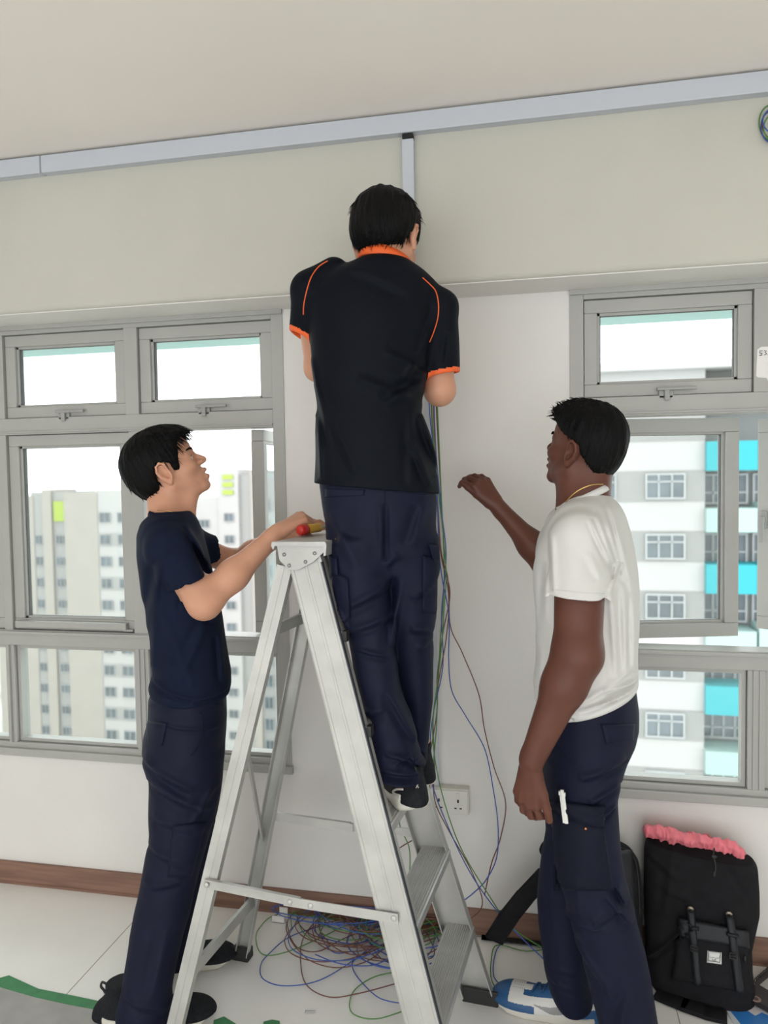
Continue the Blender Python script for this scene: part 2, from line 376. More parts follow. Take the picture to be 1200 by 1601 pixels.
def patch(name, bv, quad, mt, parent, off=0.003, nu=14, nv=14, back=0.004, warp=None, label=None, grid=None):
    """cloth panel lying on a surface: bilinear quad (tl, tr, br, bl)"""
    tl, tr, br, bl = [np.array(q, float) for q in quad]; top = {}; V = []; F = []
    def vid(i, j):
        if (i, j) in top: return top[(i, j)]
        u, v = i/nu, j/nv; p = (tl*(1-u)+tr*u)*(1-v)+(bl*(1-u)+br*u)*v
        if warp: p = warp(p, u, v)
        h, n = ray_hit(bv, *p)
        if h is None: top[(i, j)] = None; return None
        d = h-CAMP; d /= np.linalg.norm(d)
        if n@d > 0: n = -n
        e = min(i, nu-i, j, nv-j); o = (off*0.35 if off < 0.008 else off-0.005) if e == 0 else off
        nn = n*0.5-d*0.5; V.append(h+nn*o); V.append(h+d*back); top[(i, j)] = len(V)-2; return len(V)-2
    for i in range(nu):
        for j in range(nv):
            q = [vid(i, j), vid(i, j+1), vid(i+1, j+1), vid(i+1, j)]
            if None in q: continue
            z = [np.linalg.norm(V[k]-CAMP) for k in q]
            if max(z)-min(z) > 0.05: continue
            F.append(tuple(q)); F.append(tuple(k+1 for k in q[::-1]))
            for (i0, j0, i1, j1, cond) in ((i, j, i, j+1, i == 0), (i+1, j+1, i+1, j, i == nu-1), (i, j+1, i+1, j+1, j == nv-1), (i+1, j, i, j, j == 0)):
                if cond: a, b = vid(i0, j0), vid(i1, j1); F.append((b, a, a+1, b+1))
    if not F: return None
    return part(name, V, F, mt, parent, True, label)
def stroke(name, bv, pts, r, mt, parent, off=0.0, sub=6, seg=6):
    V = []
    for p in spline([tuple(x)+(0,) for x in pts], sub):
        h, n = ray_hit(bv, p[0], p[1])
        if h is None: continue
        d = h-CAMP; d /= np.linalg.norm(d); V.append(h-d*off)
    if len(V) < 2: return None
    v, f = tube_mesh(V, r, seg); return part(name, v, f, mt, parent, True)
def prism_px(mb, pts, Y0, Y1):
    """outline read on plane Y0, extruded straight back to Y1"""
    P = [atY(x, y, Y0) for x, y in pts]; return mb.prism([(p[0], p[2]) for p in P], Y0, Y1, (0, 0, 0), (1, 0, 0), (0, 0, 1), (0, 1, 0))

# ------------------------------------------------------------------ the room
YB, YW = 2.27, 2.46; CH = 2.6
XL, XR, YK = -3.7, 3.3, -3.5
def struct(name, mb, mt, parent=None, smooth=False, **k):
    o = mb.build(name, mt, parent, smooth)
    if parent is None: o['kind'] = 'structure'
    return o
def floor_material():
    mt = mat('pale vinyl floor sheet', (0.87, 0.86, 0.83), 0.42, var=0.05, vs=1.6, bump=0.02, bs=12); nt = mt.node_tree; p = nt.nodes['Principled BSDF']
    n = nt.nodes.new('ShaderNodeTexNoise'); n.inputs['Scale'].default_value = 14; n.inputs['Detail'].default_value = 8
    r = nt.nodes.new('ShaderNodeMapRange'); r.inputs['From Min'].default_value = 0.35; r.inputs['From Max'].default_value = 0.7; r.inputs['To Min'].default_value = 0.30; r.inputs['To Max'].default_value = 0.6
    tc = nt.nodes.new('ShaderNodeTexCoord'); nt.links.new(tc.outputs['Object'], n.inputs['Vector']); nt.links.new(n.outputs['Fac'], r.inputs['Value']); nt.links.new(r.outputs[0], p.inputs['Roughness'])
    return mt
M_floor = floor_material()
struct('floor', MB().box(XL, XR, YK, YW+0.12, -0.12, 0), M_floor)
jt = MB()
for x in (-2.6, -1.4, 0.36, 1.5): jt.box(x-0.0015, x+0.0015, YK, YW, 0, 0.0006)
struct('trim_1', jt, mat('floor sheet joint', (0.42, 0.38, 0.33), 0.7))
struct('ceiling', MB().box(XL, XR, YK, YW+0.12, CH, CH+0.12), M_ceil)
struct('wall_left', MB().box(XL-0.12, XL, YK, YW+0.12, 0, CH), M_wall)
struct('wall_right', MB().box(XR, XR+0.12, YK, YW+0.12, 0, CH), M_wall)
# unseen wall behind the camera; wide opening made up to let in fill light
struct('wall_back', MB().box(XL, -3.2, YK-0.12, YK, 0, CH).box(2.8, XR, YK-0.12, YK, 0, CH).box(-3.2, 2.8, YK-0.12, YK, 2.45, CH), M_wall)
# window wall
ZS, ZT = 0.505, 2.10
LX0, LX1, RX0, RX1 = -3.10, -0.862, 0.082, 2.40
w = MB()
w.box(XL, XR, YW, YW+0.12, 0, ZS).box(XL, LX0, YW, YW+0.12, ZS, CH).box(LX1, RX0, YW, YW+0.12, ZS, CH).box(RX1, XR, YW, YW+0.12, ZS, CH)
w.box(LX0, LX1, YW, YW+0.12, ZT, CH).box(RX0, RX1, YW, YW+0.12, ZT, CH)
struct('wall_front', w, M_wall)
# the beam in front of the wall head, its lower arris rounded
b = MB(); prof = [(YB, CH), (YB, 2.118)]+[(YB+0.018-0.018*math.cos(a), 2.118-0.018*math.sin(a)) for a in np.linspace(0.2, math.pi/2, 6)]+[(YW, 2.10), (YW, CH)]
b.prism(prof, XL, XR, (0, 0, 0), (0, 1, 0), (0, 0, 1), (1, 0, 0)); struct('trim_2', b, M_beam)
struct('trim_5', MB().box(XL, XR, YB+0.014, YW, 2.0975, 2.1005), M_wall)  # paler slab under the beam; bounced light put into the soffit's colour
# skirting
bb = MB().box(XL, XR, YW-0.012, YW, 0, 0.086, 0.002); bb.box(XL, XR, YW-0.014, YW, 0.0, 0.010); struct('baseboard_front', bb, M_base)

def ring(mb, x0, x1, z0, z1, y0, y1, w):
    mb.box(x0, x1, y0, y1, z0, z0+w); mb.box(x0, x1, y0, y1, z1-w, z1); mb.box(x0, x0+w, y0, y1, z0+w, z1-w); mb.box(x1-w, x1, y0, y1, z0+w, z1-w)
def sash(parent, x0, x1, z0, z1, y0=YW+0.008, th=0.045, w=0.040, hinge=None, ang=0, handle=True, glass=M_glass, lever='bottom'):
    """one framed light; hinge x and opening angle (outward)"""
    M = Matrix.Identity(4)
    if hinge is not None:
        M = Matrix.Translation((hinge, y0, 0)) @ Matrix.Rotation(math.radians(ang), 4, 'Z') @ Matrix.Translation((-hinge, -y0, 0))
    mb = MB()
    def bx(a, b_, c, d, e, f, bev=0.0): mb.box(a, b_, c, d, e, f, bev, M)
    for (a, b_, e, f) in ((x0, x1, z0, z0+w), (x0, x1, z1-w, z1), (x0, x0+w, z0+w, z1-w), (x1-w, x1, z0+w, z1-w)): bx(a, b_, y0, y0+th, e, f, 0.003)
    q = w-0.004; g = 0.012   # glazing bead step
    for (a, b_, e, f) in ((x0+q, x1-q, z0+q, z0+q+g), (x0+q, x1-q, z1-q-g, z1-q), (x0+q, x0+q+g, z0+q, z1-q), (x1-q-g, x1-q, z0+q, z1-q)): bx(a, b_, y0+0.012, y0+th-0.006, e, f)
    s = part('sash', mb.V, mb.F, M_alu, parent, False)
    gm = MB().box(x0+q+g-0.002, x1-q-g+0.002, y0+0.022, y0+0.027, z0+q+g-0.002, z1-q-g+0.002, 0, M); gm.build('pane', glass, s)
    gk = MB(); gg = q+g
    for (a, b_, e, f) in ((x0+gg-0.003, x1-gg+0.003, z0+gg-0.003, z0+gg+0.001), (x0+gg-0.003, x1-gg+0.003, z1-gg-0.001, z1-gg+0.003), (x0+gg-0.003, x0+gg+0.003, z0+gg, z1-gg), (x1-gg-0.002, x1-gg+0.002, z0+gg, z1-gg)): gk.box(a, b_, y0+0.018, y0+0.031, e, f, 0, M)
    gk.build('gasket', M_alu_d, s)
    if handle:
        h = MB(); xm = (x0+x1)/2
        if lever == 'bottom':
            h.box(xm-0.024, xm+0.020, y0-0.012, y0+0.002, z0-0.012, z0+0.014, 0.003, M); h.box(xm-0.030, xm+0.085, y0-0.024, y0-0.013, z0+0.012, z0+0.022, 0.003, M); h.box(xm-0.008, xm+0.008, y0-0.022, y0, z0-0.018, z0+0.018, 0.003, M)
        else:
            xx = x0+w/2 if lever == 'left' else x1-w/2; zz = 1.36
            h.box(xx-0.010, xx+0.010, y0-0.012, y0+0.002, zz-0.03, zz+0.03, 0.003, M); h.box(xx-0.007, xx+0.007, y0-0.030, y0-0.012, zz-0.012, zz+0.012, 0.003, M); h.box(xx-0.008, xx+0.008, y0-0.036, y0-0.026, zz-0.075, zz+0.012, 0.003, M)
        h.build('handle', mat('handle grey', (0.33, 0.33, 0.32), 0.4), s)
    return s
def window(name, x0, x1, mulls_up, mulls_low, mulls_mid):
    t = empty(name, ((x0+x1)/2, YW, ZS), kind='structure'); f = MB(); y0, y1 = YW-0.004, YW+0.075; J = 0.042
    f.box(x0, x0+J, y0, y1, ZS, ZT, 0.002); f.box(x1-J, x1, y0, y1, ZS, ZT, 0.002)
    f.box(x0+J, x1-J, y0, y1, 2.068, ZT, 0.002); f.box(x0+J, x1-J, y0, y1, 1.702, 1.762, 0.002); f.box(x0+J, x1-J, y0, y1, 0.918, 0.976, 0.002); f.box(x0+J, x1-J, y0, y1, ZS, 0.548, 0.002)
    # raised ribs that give the rails their double line
    f.box(x0, x1, y0-0.010, y0+0.002, 2.082, ZT-0.001, 0.001); f.box(x0+J, x1-J, y0-0.010, y0+0.002, 0.962, 0.972, 0.001); f.box(x0-0.006, x1+0.006, y0-0.016, y0+0.002, ZS-0.004, ZS+0.024, 0.002); f.box(x0+J, x1-J, y0-0.006, y0+0.002, 1.708, 1.714, 0.001)
    for a, b_ in mulls_up: f.box(a, b_, y0, y1, 1.762, 2.068, 0.002)
    for a, b_ in mulls_mid: f.box(a, b_, y0, y1, 0.976, 1.702, 0.002)
    for a, b_ in mulls_low: f.box(a, b_, y0, y1, 0.548, 0.918, 0.002)
    for a, b_ in mulls_low: f.box(a+0.014, a+0.018, y0-0.004, y0+0.002, 0.548, 0.918); f.box(b_-0.018, b_-0.014, y0-0.004, y0+0.002, 0.548, 0.918)
    f.build('frame', M_alu, t); return t
def fixed(parent, x0, x1, z0, z1):
    mb = MB(); ring(mb, x0, x1, z0, z1, YW+0.012, YW+0.05, 0.012); s = mb.build('glazing_bead', M_alu, parent)
    MB().box(x0+0.010, x1-0.010, YW+0.028, YW+0.034, z0+0.010, z1-0.010).build('pane', M_glass, s)
# left window: posts at -1.98..-1.948 and -1.456..-1.402
Wl = window('window_1', LX0, LX1, [(-1.982, -1.948), (-1.456, -1.404)], [(-1.982, -1.948), (-1.448, -1.396)], [(-1.982, -1.948), (-1.448, -1.396)])
for a, b_ in ((-1.946, -1.458), (-1.402, -0.906)): sash(Wl, a, b_, 1.764, 2.066, glass=M_glass_u)
sash(Wl, -3.056, -1.984, 1.764, 2.066, handle=False, glass=M_glass_u)
for a, b_ in ((-3.056, -1.984), (-1.946, -1.450), (-1.394, -0.906)): fixed(Wl, a, b_, 0.55, 0.916)
sash(Wl, -1.946, -1.450, 0.978, 1.700, lever='right', handle=False)
sash(Wl, -3.056, -1.984, 0.978, 1.700, handle=False)
sash(Wl, -1.487, -0.998, 0.984, 1.698, hinge=-0.998, ang=-88, y0=YW+0.03, lever='left', handle=False)
# friction stay bar along the foot of the closed casement
MB().box(-1.93, -1.475, YW-0.016, YW+0.004, 0.988, 1.012, 0.003).box(-1.49, -1.452, YW-0.010, YW+0.006, 0.982, 0.990, 0.002).build('stay_bar', M_alu, Wl)
# right window: french casements standing open in the middle
Wr = window('window_2', RX0, RX1, [(0.617, 0.70), (1.62, 1.67)], [(0.606, 0.656), (1.14, 1.19), (1.75, 1.80)], [(1.155, 1.205)])
for a, b_ in ((0.126, 0.615), (0.702, 1.618), (1.672, 2.356)): sash(Wr, a, b_, 1.764, 2.066, glass=M_glass_u, handle=a < 0.2)
for a, b_ in ((0.126, 0.604), (0.658, 1.138), (1.192, 1.748), (1.802, 2.356)): fixed(Wr, a, b_, 0.55, 0.916)
sash(Wr, 0.130, 0.637, 0.985, 1.700, hinge=0.130, ang=14, y0=YW+0.06, w=0.045, handle=False)
sash(Wr, 0.640, 1.150, 0.985, 1.700, hinge=1.150, ang=-31, y0=YW+0.06, w=0.045, lever='left')
sash(Wr, 1.210, 2.356, 0.978, 1.700, handle=False)

# sunshade ledges outside, pale teal, above each window
M_teal_p = mat('pale teal paint', (0.34, 0.52, 0.50), 0.8)
for n_, (a, b_) in enumerate(((LX0-0.1, LX1+0.12), (RX0-0.12, RX1+0.1))):
    struct('trim_%d' % (3+n_), MB().box(a, b_, YW+0.12, YW+0.78, 2.13, 2.17), M_teal_p)

# ------------------------------------------------------------------ trunking and socket on the wall
def trunk(x0, x1, label):
    t = empty('cable_trunking', ((x0+x1)/2, YB, 2.54)); tag(t, label, 'cable trunking', None)
    MB().box(x0, x1, YB-0.030, YB, 2.539, 2.594, 0.002).build('base', M_trunk, t)
    MB().box(x0+0.001, x1-0.001, YB-0.034, YB-0.026, 2.5375, 2.5935, 0.0025).build('cover', M_trunk, t)
trunk(XL+0.01, -1.6065, 'pale grey plastic trunking under the ceiling, short length left of the joint')
trunk(-1.6035, XR-0.01, 'long pale grey plastic trunking under the ceiling running to the right edge')
t = empty('cable_trunking', (-0.387, YB, 2.1)); tag(t, 'narrow vertical trunking drop on the beam above the man on the ladder', 'cable trunking')
MB().box(-0.403, -0.371, YB-0.022, YB, 2.10, 2.524, 0.002).build('base', M_trunk, t); MB().box(-0.4045, -0.3695, YB-0.025, YB-0.016, 2.10, 2.522, 0.002).build('cover', M_trunk, t)
MB().box(-0.403, -0.371, YB-0.0275, YB-0.001, 2.523, 2.5365, 0.001).build('cut_opening', mat('dark gap', (0.01, 0.01, 0.01), 0.8), t, label='dark open notch')
t = empty('cable_trunking', (-0.36, YW, 0.5)); tag(t, 'narrow vertical trunking on the lower wall running down to the socket', 'cable trunking')
MB().box(-0.377, -0.347, YW-0.020, YW, 0.50, 2.098, 0.002).build('base', M_trunk, t); MB().box(-0.3785, -0.3455, YW-0.023, YW-0.014, 0.50, 2.097, 0.002).build('cover', M_trunk, t)
t = empty('wall_socket', (-0.31, YW, 0.40)); tag(t, 'white double wall socket box behind the hanging wires', 'socket')
MB().box(-0.378, -0.245, YW-0.038, YW, 0.415, 0.50, 0.004).build('back_box', mat('ivory plastic', (0.62, 0.60, 0.54), 0.4), t)
MB().box(-0.374, -0.249, YW-0.046, YW-0.036, 0.419, 0.496, 0.003).build('face_plate', mat('white plastic', (0.72, 0.71, 0.67), 0.35), t)
for cx in (-0.343, -0.280):
    for (a, b_, c, d) in ((cx-0.003, cx+0.003, 0.458, 0.468), (cx-0.012, cx-0.005, 0.437, 0.441), (cx+0.005, cx+0.012, 0.437, 0.441)): MB().box(a, b_, YW-0.0475, YW-0.045, c, d).build('pin_slot', M_rubber, t)
    MB().box(cx-0.007, cx+0.005, YW-0.050, YW-0.045, 0.476, 0.490, 0.001).build('switch', mat('white plastic', (0.7,)*3), t)
# numbered paper label with an upward arrow on the window post
t = empty('paper_label', (0.664, YW-0.006, 1.79)); tag(t, 'small white numbered label with an up arrow stuck on window post', 'sticker')
lp = [(-0.041, 0.02), (-0.038, 0.098), (-0.028, 0.105), (0.03, 0.105), (0.03, 0.002), (-0.006, 0.0), (-0.012, 0.012), (-0.036, 0.015)]
MB().prism(lp, 0, 0.0008, (0.664, YW-0.0042, 1.79), (1, 0, 0), (0, 0, 1), (0, -1, 0)).build('paper', mat('white paper', (0.8, 0.79, 0.76), 0.8), t)
M_ink = mat('black ink', (0.01, 0.01, 0.01), 0.6)
ik = MB(); yk = YW-0.0054
def stk(pts, r=0.0011): ik.tube([(0.664+x, yk, 1.79+z) for x, z in pts], r, 5)
stk([(-0.003, 0.024), (0.004, 0.064)]); stk([(-0.008, 0.053), (0.004, 0.064), (0.009, 0.051)])
def five(x): stk([(x+0.008, 0.093), (x, 0.093), (x, 0.087), (x+0.007, 0.086), (x+0.006, 0.080), (x-0.001, 0.080)])
def three(x): stk([(x, 0.093), (x+0.007, 0.092), (x+0.003, 0.088), (x+0.008, 0.084), (x+0.001, 0.080)])
five(-0.032); three(-0.020); stk([(-0.009, 0.080), (-0.0085, 0.0812)], 0.0012); three(-0.002)
ik.build('ink', M_ink, t)

# ------------------------------------------------------------------ estate outside
M_white_b = mat('white painted render', (0.36, 0.355, 0.345), 0.9, var=0.02, vs=0.4)
M_cream_b = mat('cream painted render', (0.30, 0.28, 0.25), 0.9, var=0.02, vs=0.4)
M_grey_b = mat('grey painted render', (0.225, 0.225, 0.215), 0.9, var=0.03, vs=0.4)
M_lgrey_b = mat('light grey painted render', (0.27, 0.27, 0.26), 0.9)
M_teal = mat('bright teal paint', (0.015, 0.26, 0.29), 0.7); M_mint = mat('pale mint paint', (0.26, 0.37, 0.34), 0.7)
M_lime = mat('lime green paint', (0.28, 0.36, 0.06), 0.7)
M_pane_b = mat('far window glass', (0.08, 0.10, 0.11), 0.35, var=0.25, vs=0.6)
M_frame_b = mat('far window frame', (0.33, 0.34, 0.34), 0.6)
struct('ground', MB().box(-260, 260, 3, 420, -46, -45), mat('estate lawn and paving', (0.40, 0.41, 0.36), 0.9, var=0.3, vs=0.05))

def block(name, label, Y, slabs, wins):
    """slabs: (px0,px1,py0,py1,Ynear,Yfar,mat,part) read at Y; wins: (px0,px1,py0,py1,Y,cols,rows)"""
    p = atY((slabs[0][0]+slabs[0][1])/2, 900, Y); t = empty(name, (p[0], Y, -45)); tag(t, label, 'building')
    for (x0, x1, z0, z1, ya, yb, mt, nm) in slabs: MB().box(x0, x1, ya, yb, z0, z1).build(nm, mt, t)
    for (x0, x1, z0, z1, y, nc, nr) in wins:
        f = MB(); w_ = x1-x0; h_ = z1-z0; ff = 0.05*max(w_, h_)*0.8
        ring(f, x0, x1, z0, z1, y-0.10, y+0.02, ff)
        for c in range(1, nc): f.box(x0+w_*c/nc-ff*0.45, x0+w_*c/nc+ff*0.45, y-0.09, y+0.02, z0+ff, z1-ff)
        for r_ in nr: f.box(x0+ff, x1-ff, y-0.09, y+0.02, z0+h_*r_-ff*0.45, z0+h_*r_+ff*0.45)
        o = f.build('window', M_frame_b, t); MB().box(x0+ff, x1-ff, y-0.03, y+0.01, z0+ff, z1-ff).build('pane', M_pane_b, o)
# the block across to the right, 34 m away: floors 2.8 m
Yb = 34.0; x_ = lambda px, Y=Yb: float(atY(px, 850, Y)[0]); z_ = lambda py, px=1050, Y=Yb: float(atY(px, py, Y)[2])
fl = z_(738)-z_(832.5); ztop = z_(566)
S = [(x_(905), x_(1101), -45, ztop, Yb, Yb+11, M_white_b, 'wall'), (x_(1101), x_(1330), -45, ztop, Yb+1.2, Yb+11, M_grey_b, 'wall')]
S += [(x_(900), x_(1340), ztop-0.35, ztop, Yb-0.5, Yb+11.5, M_white_b, 'roof_slab'), (x_(920), x_(1330), ztop-1.35, ztop-1.28, Yb-0.15, Yb-0.10, M_grey_b, 'railing')]
Wn = []
for k in range(-1, 6):
    zt = z_(738)-fl*k
    S.append((x_(925), x_(1101), zt-z_(738)+z_(784), zt+0.05, Yb-0.04, Yb+0.2, M_grey_b if True else 0, 'grey_band'))
    dz = zt-z_(738)
    if k >= 0:
        Wn.append((x_(1008), x_(1070), z_(780)+dz, z_(740)+dz, Yb-0.06, 3, (0.68,)))
        Wn.append((x_(922), x_(962), z_(780)+dz, z_(740)+dz, Yb-0.06, 2, (0.68,)))
    pm = M_teal if k % 2 == 0 else M_mint
    S.append((x_(1101), x_(1180), z_(737)+dz, z_(692)+dz if k % 2 == 0 else z_(700)+dz, Yb-0.35, Yb+1.3, pm, 'teal_panel' if k % 2 == 0 else 'mint_panel'))
    S.append((x_(1184), x_(1262), z_(737)+dz, z_(692)+dz, Yb-0.35, Yb+1.3, pm, 'teal_panel' if k % 2 == 0 else 'mint_panel'))
    if k >= 0:
        Wn.append((x_(1104), x_(1178), z_(790)+dz, z_(742)+dz, Yb+1.1, 4, (0.38,)))
        Wn.append((x_(1186), x_(1258), z_(790)+dz, z_(742)+dz, Yb+1.1, 4, (0.38,)))
block('apartment_block', 'white apartment block with bright teal panels seen through the right window', Yb, S, Wn)
# far block to the left with lime patches, 90 m away
Yc = 90.0; x2 = lambda px: float(atY(px, 900, Yc)[0]); z2 = lambda py, px=190: float(atY(px, py, Yc)[2]); f2 = z2(806)-z2(840.5)
S = [(x2(152), x2(232), -45, z2(766), Yc, Yc+14, M_white_b, 'wall'), (x2(104), x2(156), -45, z2(770), Yc-0.1, Yc+12, M_cream_b, 'end_wall'),
     (x2(48), x2(106), -45, z2(768), Yc+0.6, Yc+12, M_lgrey_b, 'recessed_wall'), (x2(68), x2(82), -45, z2(764), Yc+0.2, Yc+6, M_cream_b, 'pier'), (x2(-10), x2(52), -45, z2(775), Yc+0.5, Yc+12, M_cream_b, 'end_wall'),
     (x2(84), x2(106), z2(815), z2(783), Yc+0.4, Yc+1.0, M_lime, 'lime_panel')]
Wn = []
for k in range(0, 13):
    dz = -f2*k
    Wn.append((x2(159), x2(176), z2(817)+dz, z2(801)+dz, Yc-0.1, 2, ())); Wn.append((x2(187), x2(206), z2(817)+dz, z2(801)+dz, Yc-0.1, 2, ()))
    if k > 0: Wn.append((x2(86), x2(103), z2(817)+dz, z2(803)+dz, Yc+0.5, 3, ())); Wn.append((x2(54), x2(66), z2(817)+dz, z2(803)+dz, Yc+0.5, 2, ()))
    if k % 2: S.append((x2(156), x2(226), z2(819)+dz, z2(799)+dz, Yc-0.08, Yc+0.2, M_lgrey_b, 'grey_band'))
block('apartment_block', 'far cream and white apartment block with lime panel behind the man in navy tee', Yc, S, Wn)
Yd = 95.0; x3 = lambda px: float(atY(px, 900, Yd)[0]); z3 = lambda py: float(atY(380, py, Yd)[2])
S = [(x3(296), x3(345), -45, z3(777), Yd, Yd+14, M_white_b, 'wall'), (x3(345), x3(376), -45, z3(733), Yd-0.2, Yd+12, M_white_b, 'tower_wall'), (x3(376), x3(440), -45, z3(742), Yd+0.4, Yd+12, M_lgrey_b, 'recessed_wall'),
     (x3(393), x3(404), -45, z3(735), Yd+0.1, Yd+8, M_cream_b, 'pier')]
for py in (742, 754, 766): S.append((x3(353), x3(369), z3(py+7), z3(py), Yd-0.4, Yd-0.1, M_lime, 'lime_panel'))
Wn = []
for k in range(0, 13):
    dz = -f2*k*1.02
    Wn.append((x3(354), x3(369), z3(815)+dz, z3(802)+dz, Yd-0.3, 2, ())); Wn.append((x3(408), x3(422), z3(800)+dz, z3(780)+dz, Yd+0.3, 2, ())); Wn.append((x3(310), x3(330), z3(825)+dz, z3(812)+dz, Yd-0.1, 3, ()))
block('apartment_block', 'far hazy white apartment block with stacked lime panels seen past the open left casement', Yd, S, Wn)

# ------------------------------------------------------------------ step ladder
LO = np.array([-0.575, 1.945, 0.0]); LA = math.radians(-5)
LXa = np.array([math.cos(LA), math.sin(LA), 0]); LYa = np.array([-math.sin(LA), math.cos(LA), 0]); LZa = np.array([0, 0, 1.0])
def lw(x, y, z): return LO+LXa*x+LYa*y+LZa*z
FB_, FT_, RB_, RT_, WB_, WT_, HT = 0.370, -0.015, -0.394, -0.064, 0.225, 0.125, 1.345
def fpt(s, z, dx=0.0, dy=0.0): t_ = z/HT; return lw(FB_+(FT_-FB_)*t_+dx, s*(WB_+(WT_-WB_)*t_+dy), z)
def rpt(s, z, dx=0.0, dy=0.0): t_ = z/(HT-0.03); return lw(RB_+(RT_-RB_)*t_+dx, s*(WB_-0.01+(WT_-WB_)*t_+dy), z)
lad = empty('step_ladder', lw(0, 0, 0)); tag(lad, 'worn aluminium step ladder with ribbed treads, the man in black jersey on it', 'ladder')
def rail(a, b, s, w, th, ribs=True):
    a, b = np.array(a), np.array(b); d = b-a; L = np.linalg.norm(d); d /= L; n = LYa*s; n = n-d*(n@d); n /= np.linalg.norm(n); f = np.cross(d, n)*(-s); f = f if f@LXa > 0 else -f
    h = w/2
    pr = [(-h, -th), (-h, 0), (-h+0.004, 0.0015), (-h+0.010, 0.0015), (-h+0.0115, 0), (-0.004, 0), (-0.003, 0.001), (0.003, 0.001), (0.004, 0), (h-0.0115, 0), (h-0.010, 0.0015), (h-0.004, 0.0015), (h, 0), (h, -th), (h-0.003, -th), (h-0.003, -0.003), (-h+0.003, -0.003), (-h+0.003, -th)]
    if not ribs: pr = [(-h, -th), (-h, 0), (-0.002, 0), (0, -0.001), (0.002, 0), (h, 0), (h, -th), (h-0.003, -th), (h-0.003, -0.003), (-h+0.003, -0.003), (-h+0.003, -th)]
    mb = MB(); mb.prism(pr, 0, L, a, f, n, d); return mb
M_lad_dark = mat('dark aluminium', (0.30, 0.30, 0.29), 0.5, metal=0.7)  # darker aluminium, assigned to no part
for s in (-1, 1):
    fr_o = rail(fpt(s, 0.025), fpt(s, HT-0.01), s, 0.090, 0.026).build('front_rail', M_ladder, lad)
    if s < 0: mb = MB(); mb.beam(fpt(s, 0.03, 0.0475, 0.002), fpt(s, HT-0.03, 0.0475, 0.002), 0.003, 0.012, up=tuple(LYa)); mb.build('flange_shade', mat('dark grey flange shade', (0.045, 0.05, 0.06), 0.5), fr_o, label='dark strip painted as flange shade')  # shaded front face of the flange painted as a dark strip
    rail(rpt(s, 0.022), rpt(s, HT-0.045), s, 0.042, 0.022, False).build('rear_rail', M_ladder, lad)
    for pt, w_ in ((fpt(s, 0.0), 0.104), (rpt(s, 0.0), 0.058)):
        mb = MB(); c = pt; M4 = Matrix.Translation(Vector(c)) @ Matrix.Rotation(LA, 4, 'Z')
        mb.box(-w_/2, w_/2, -0.022, 0.018, 0.0, 0.018, 0.003, M4); mb.box(-w_/2, w_/2, -0.022, -0.016, 0.015, 0.045, 0.002, M4); mb.box(-w_/2, -w_/2+0.006, -0.02, 0.016, 0.015, 0.035, 0.002, M4); mb.box(w_/2-0.006, w_/2, -0.02, 0.016, 0.015, 0.035, 0.002, M4)
        mb.build('rubber_foot', M_rubber, lad)
RISE = 0.2285
for k in range(1, 6):
    z = RISE*k; st = MB(); a = fpt(-1, z, 0.010, -0.003); b = fpt(1, z, 0.010, -0.003); ax = (b-a)/np.linalg.norm(b-a); L = np.linalg.norm(b-a)
    pr = [(-0.040, -0.024), (-0.040, 0.0)]
    for i in range(12): x0 = -0.036+i*0.006; pr += [(x0, 0.0), (x0+0.001, 0.0016), (x0+0.004, 0.0016), (x0+0.005, 0.0)]
    pr += [(0.040, 0.0), (0.043, -0.004), (0.043, -0.026), (0.040, -0.028), (0.040, -0.006), (-0.037, -0.006), (-0.037, -0.024)]
    st.prism(pr, 0.0, L, a, LXa, LZa, ax); o = st.build('tread', M_step, lad)
    br = MB()
    for e, s in ((0.0, 1), (L, -1)):
        c = a+ax*e; br.beam(c+LXa*-0.036+LZa*-0.03+ax*s*0.004, c+LXa*0.036+LZa*-0.03+ax*s*0.004, 0.004, 0.030)
    br.build('bracket', M_ladder, o)
    if k > 3: nb = MB(); nb.beam(a+LXa*0.048-LZa*0.012-ax*0.004, a+LXa*0.048-LZa*0.012+ax*0.02, 0.012, 0.026); nb.build('nose_cap', M_rubber, o, label='black nose cap')
# top cap
cp = MB(); z = HT
cp.prism([(-0.085, 0.0), (-0.090, 0.010), (-0.088, 0.020), (0.056, 0.022), (0.060, 0.016), (0.058, -0.012), (0.052, -0.014), (0.052, 0.010), (-0.080, 0.010)], -0.145, 0.145, LO+LZa*z, LXa, LZa, LYa)
for s in (-1, 1): cp.prism([(-0.078, 0.012), (-0.072, -0.026), (-0.046, -0.052), (-0.020, -0.050), (0.020, -0.030), (0.050, -0.004), (0.054, 0.012)], 0.0, 0.003*1.0, LO+LZa*z+LYa*(s*0.1335), LXa, LZa, LYa*s)
cp.build('top_cap', M_ladder, lad)
M_rivet = mat('dull rivet steel', (0.25, 0.25, 0.24), 0.4, metal=0.8)
def rivet(p, r=0.006, par=None):
    mb = MB(); mb.ball(p, r, (1, 0.45, 1), 12); mb.build('rivet', M_rivet if par is None else M_ladder, par or lad, True)
for s in (-1, 1):
    for (dx, z) in ((-0.058, -0.012), (-0.045, -0.040), (0.0, -0.030), (0.025, -0.008)): rivet(lw(dx, s*0.138, HT+z), 0.0048)
